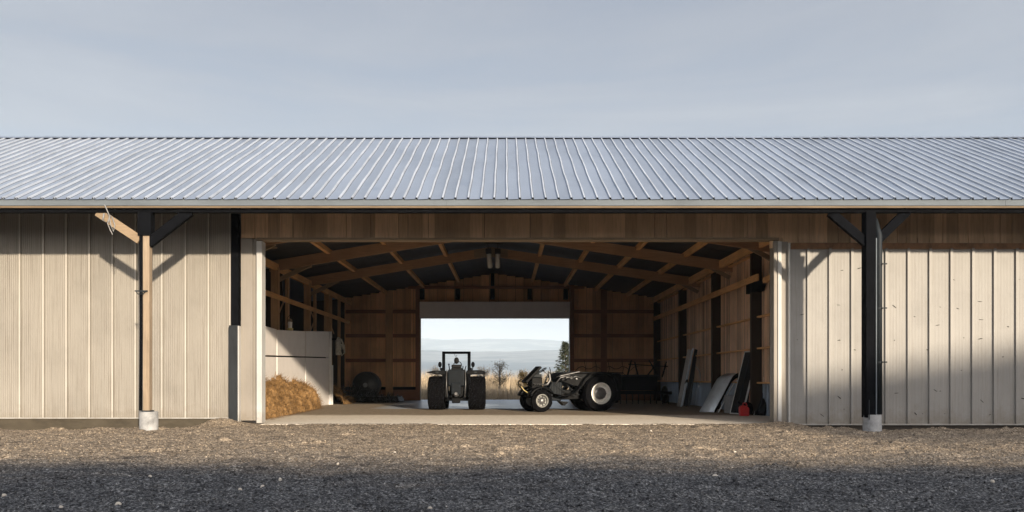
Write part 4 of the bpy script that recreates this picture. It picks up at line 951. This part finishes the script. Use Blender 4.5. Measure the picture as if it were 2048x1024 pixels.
tree('conifer_tree', (6.3, 57, -.06), 5.6, 1.7, 'conifer', 'dark conifer at the right edge of the rear opening', 5200, 'leaf_dark', .2)
tree('bare_tree', (-.55, 48, -.06), 3.75, 1.15, 'b', 'small grey twiggy tree rising above the reeds at centre', 1500, 'leaf_olive', .11)
tree('golden_bush', (1.65, 46, -.06), 2.75, .8, 'b', 'small golden bush above the reeds right of the twiggy tree', 1500, 'leaf_gold', .12)
tree('twiggy_bush', (-2.05, 47, -.06), 3.1, 1.1, 'b', 'pale twiggy bush seen right of the tractor roll bar', 1300, 'reed', .11)
tree('twiggy_bush', (-6.4, 47, -.06), 3.1, 1.2, 'b', 'pale twiggy bush seen left of the tractor roll bar', 1500, 'reed', .11)
tree('dark_bush', (4.5, 50, -.06), 2.6, .9, 'b', 'low dark bush beside the conifer behind the stripped tractor', 1200, 'leaf_olive', .12)

# hills
def hills_mat():
    m, nt, b = new_mat('far hills')
    n1 = N(nt, 'ShaderNodeTexNoise', Scale=.0026, Detail=7, Roughness=.6); L(nt, coords(nt, (.45, 1, 1)), n1.inputs['Vector'])
    L(nt, ramp(nt, n1.outputs['Fac'], [(.35, (.06, .095, .14)), (.5, (.085, .125, .17)), (.57, (.20, .23, .26)), (.64, (.08, .12, .165))]), b.inputs['Base Color']); b.inputs['Roughness'].default_value = 1; return m  # blue of the distant haze painted into the hill colour
hx = np.linspace(-3600, 3600, 241); hy = np.linspace(500, 4600, 138)
HX, HYg = np.meshgrid(hx, hy)
def bumpf(c, w_): return np.exp(-((HYg-c)/w_)**2)
hzv = -2+58*bumpf(1750, 420)*(.85+.3*vnoise(HX*.0025+5, HYg*.001, 51))+172*bumpf(3500, 700)*(.93+.16*vnoise(HX*.0022+3.1, HYg*.0008, 52))
hzv += (vnoise(HX*.012, HYg*.008, 53)-.5)*9*np.clip((HYg-900)/900, 0, 1)+(vnoise(HX*.04, HYg*.02, 54)-.5)*3*np.clip((HYg-900)/900, 0, 1)
ii = np.arange(hzv.size).reshape(hzv.shape)
structure(np_mesh('hills', np.stack([HX.ravel()*2.5, HYg.ravel()*2.5, hzv.ravel()*2.5], 1), np.stack([ii[:-1, :-1].ravel(), ii[:-1, 1:].ravel(), ii[1:, 1:].ravel(), ii[1:, :-1].ravel()], 1), hills_mat()))

# haze
hzm = bpy.data.materials.new('haze air'); hzm.use_nodes = True; nt = hzm.node_tree; nt.nodes.remove(nt.nodes['Principled BSDF'])
pv = N(nt, 'ShaderNodeVolumePrincipled'); pv.inputs['Color'].default_value = (.76, .89, 1, 1); pv.inputs['Density'].default_value = 1.15e-4; pv.inputs['Anisotropy'].default_value = -.1
L(nt, pv.outputs[0], nt.nodes['Material Output'].inputs['Volume'])
tag(MB().box(-13500, 13500, -3000, 13500, -9, 500).build('haze', hzm), kind='stuff')

# ------------------------------------------------------------------ unseen blockers added behind the camera, shaped to throw the long shade
ms = empty('low_shade_blocker', (20, -40, 0)); tag(ms, 'long low unseen shed across the yard', 'blocker')
local(MB().prism([(-46, 4.8), (-40, 7.22), (-34.2, 4.4), (-34.2, 4.3), (-40, 7.1), (-46, 4.7)], -25, 95, 'YZ').build('roof', M['roof']), ms)
local(MB().box(-24.5, 94.5, -35, -34.9, -.1, 4.75).build('wall', M['siding_left']), ms)
hs_ = empty('high_shade_blocker', (40, -43, 0)); tag(hs_, 'tall unseen shade shed standing behind the low unseen shed', 'blocker')
rv = [(24.6, -40, 8.5), (52, -40, 8.5), (57, -46, 17.4), (31.2, -46, 13.5)]
q = MB(); q.add([*rv, *[(x, y, z+.12) for x, y, z in rv]], [(0, 1, 2, 3), (7, 6, 5, 4), (0, 1, 5, 4), (1, 2, 6, 5), (2, 3, 7, 6), (3, 0, 4, 7)])
local(q.build('roof', M['roof']), hs_)
for x, y, z in rv: local(MB().box(x-.15, x+.15, y-.15, y+.15, -.1, z).build('post', M['timber_z']), hs_)

# cable loop hanging on the left brace
cb = MB(); cb.tube([(-12.35, PY-.22, 7.0), (-12.2, PY-.3, 6.86), (-12.12, PY-.22, 6.6), (-12.1, PY-.16, 6.3), (-12.02, PY-.14, 6.1), (-11.98, PY-.14, 6.3), (-12.06, PY-.15, 6.55)], .018, 6)
cb.tube([(-12.1, PY-.15, 6.6), (-12.2, PY-.15, 6.35), (-12.12, PY-.15, 6.15), (-12.04, PY-.15, 6.0)], .015, 6); cb.tube([(-12.32, PY-.12, 6.66), (-12.36, PY-.12, 6.45), (-12.22, PY-.12, 6.36), (-12.14, PY-.12, 6.56)], .03, 6)
tag(cb.build('cable', M['cable'], None, True), 'loose pale cable looped over the tan brace of the left post', 'cable')
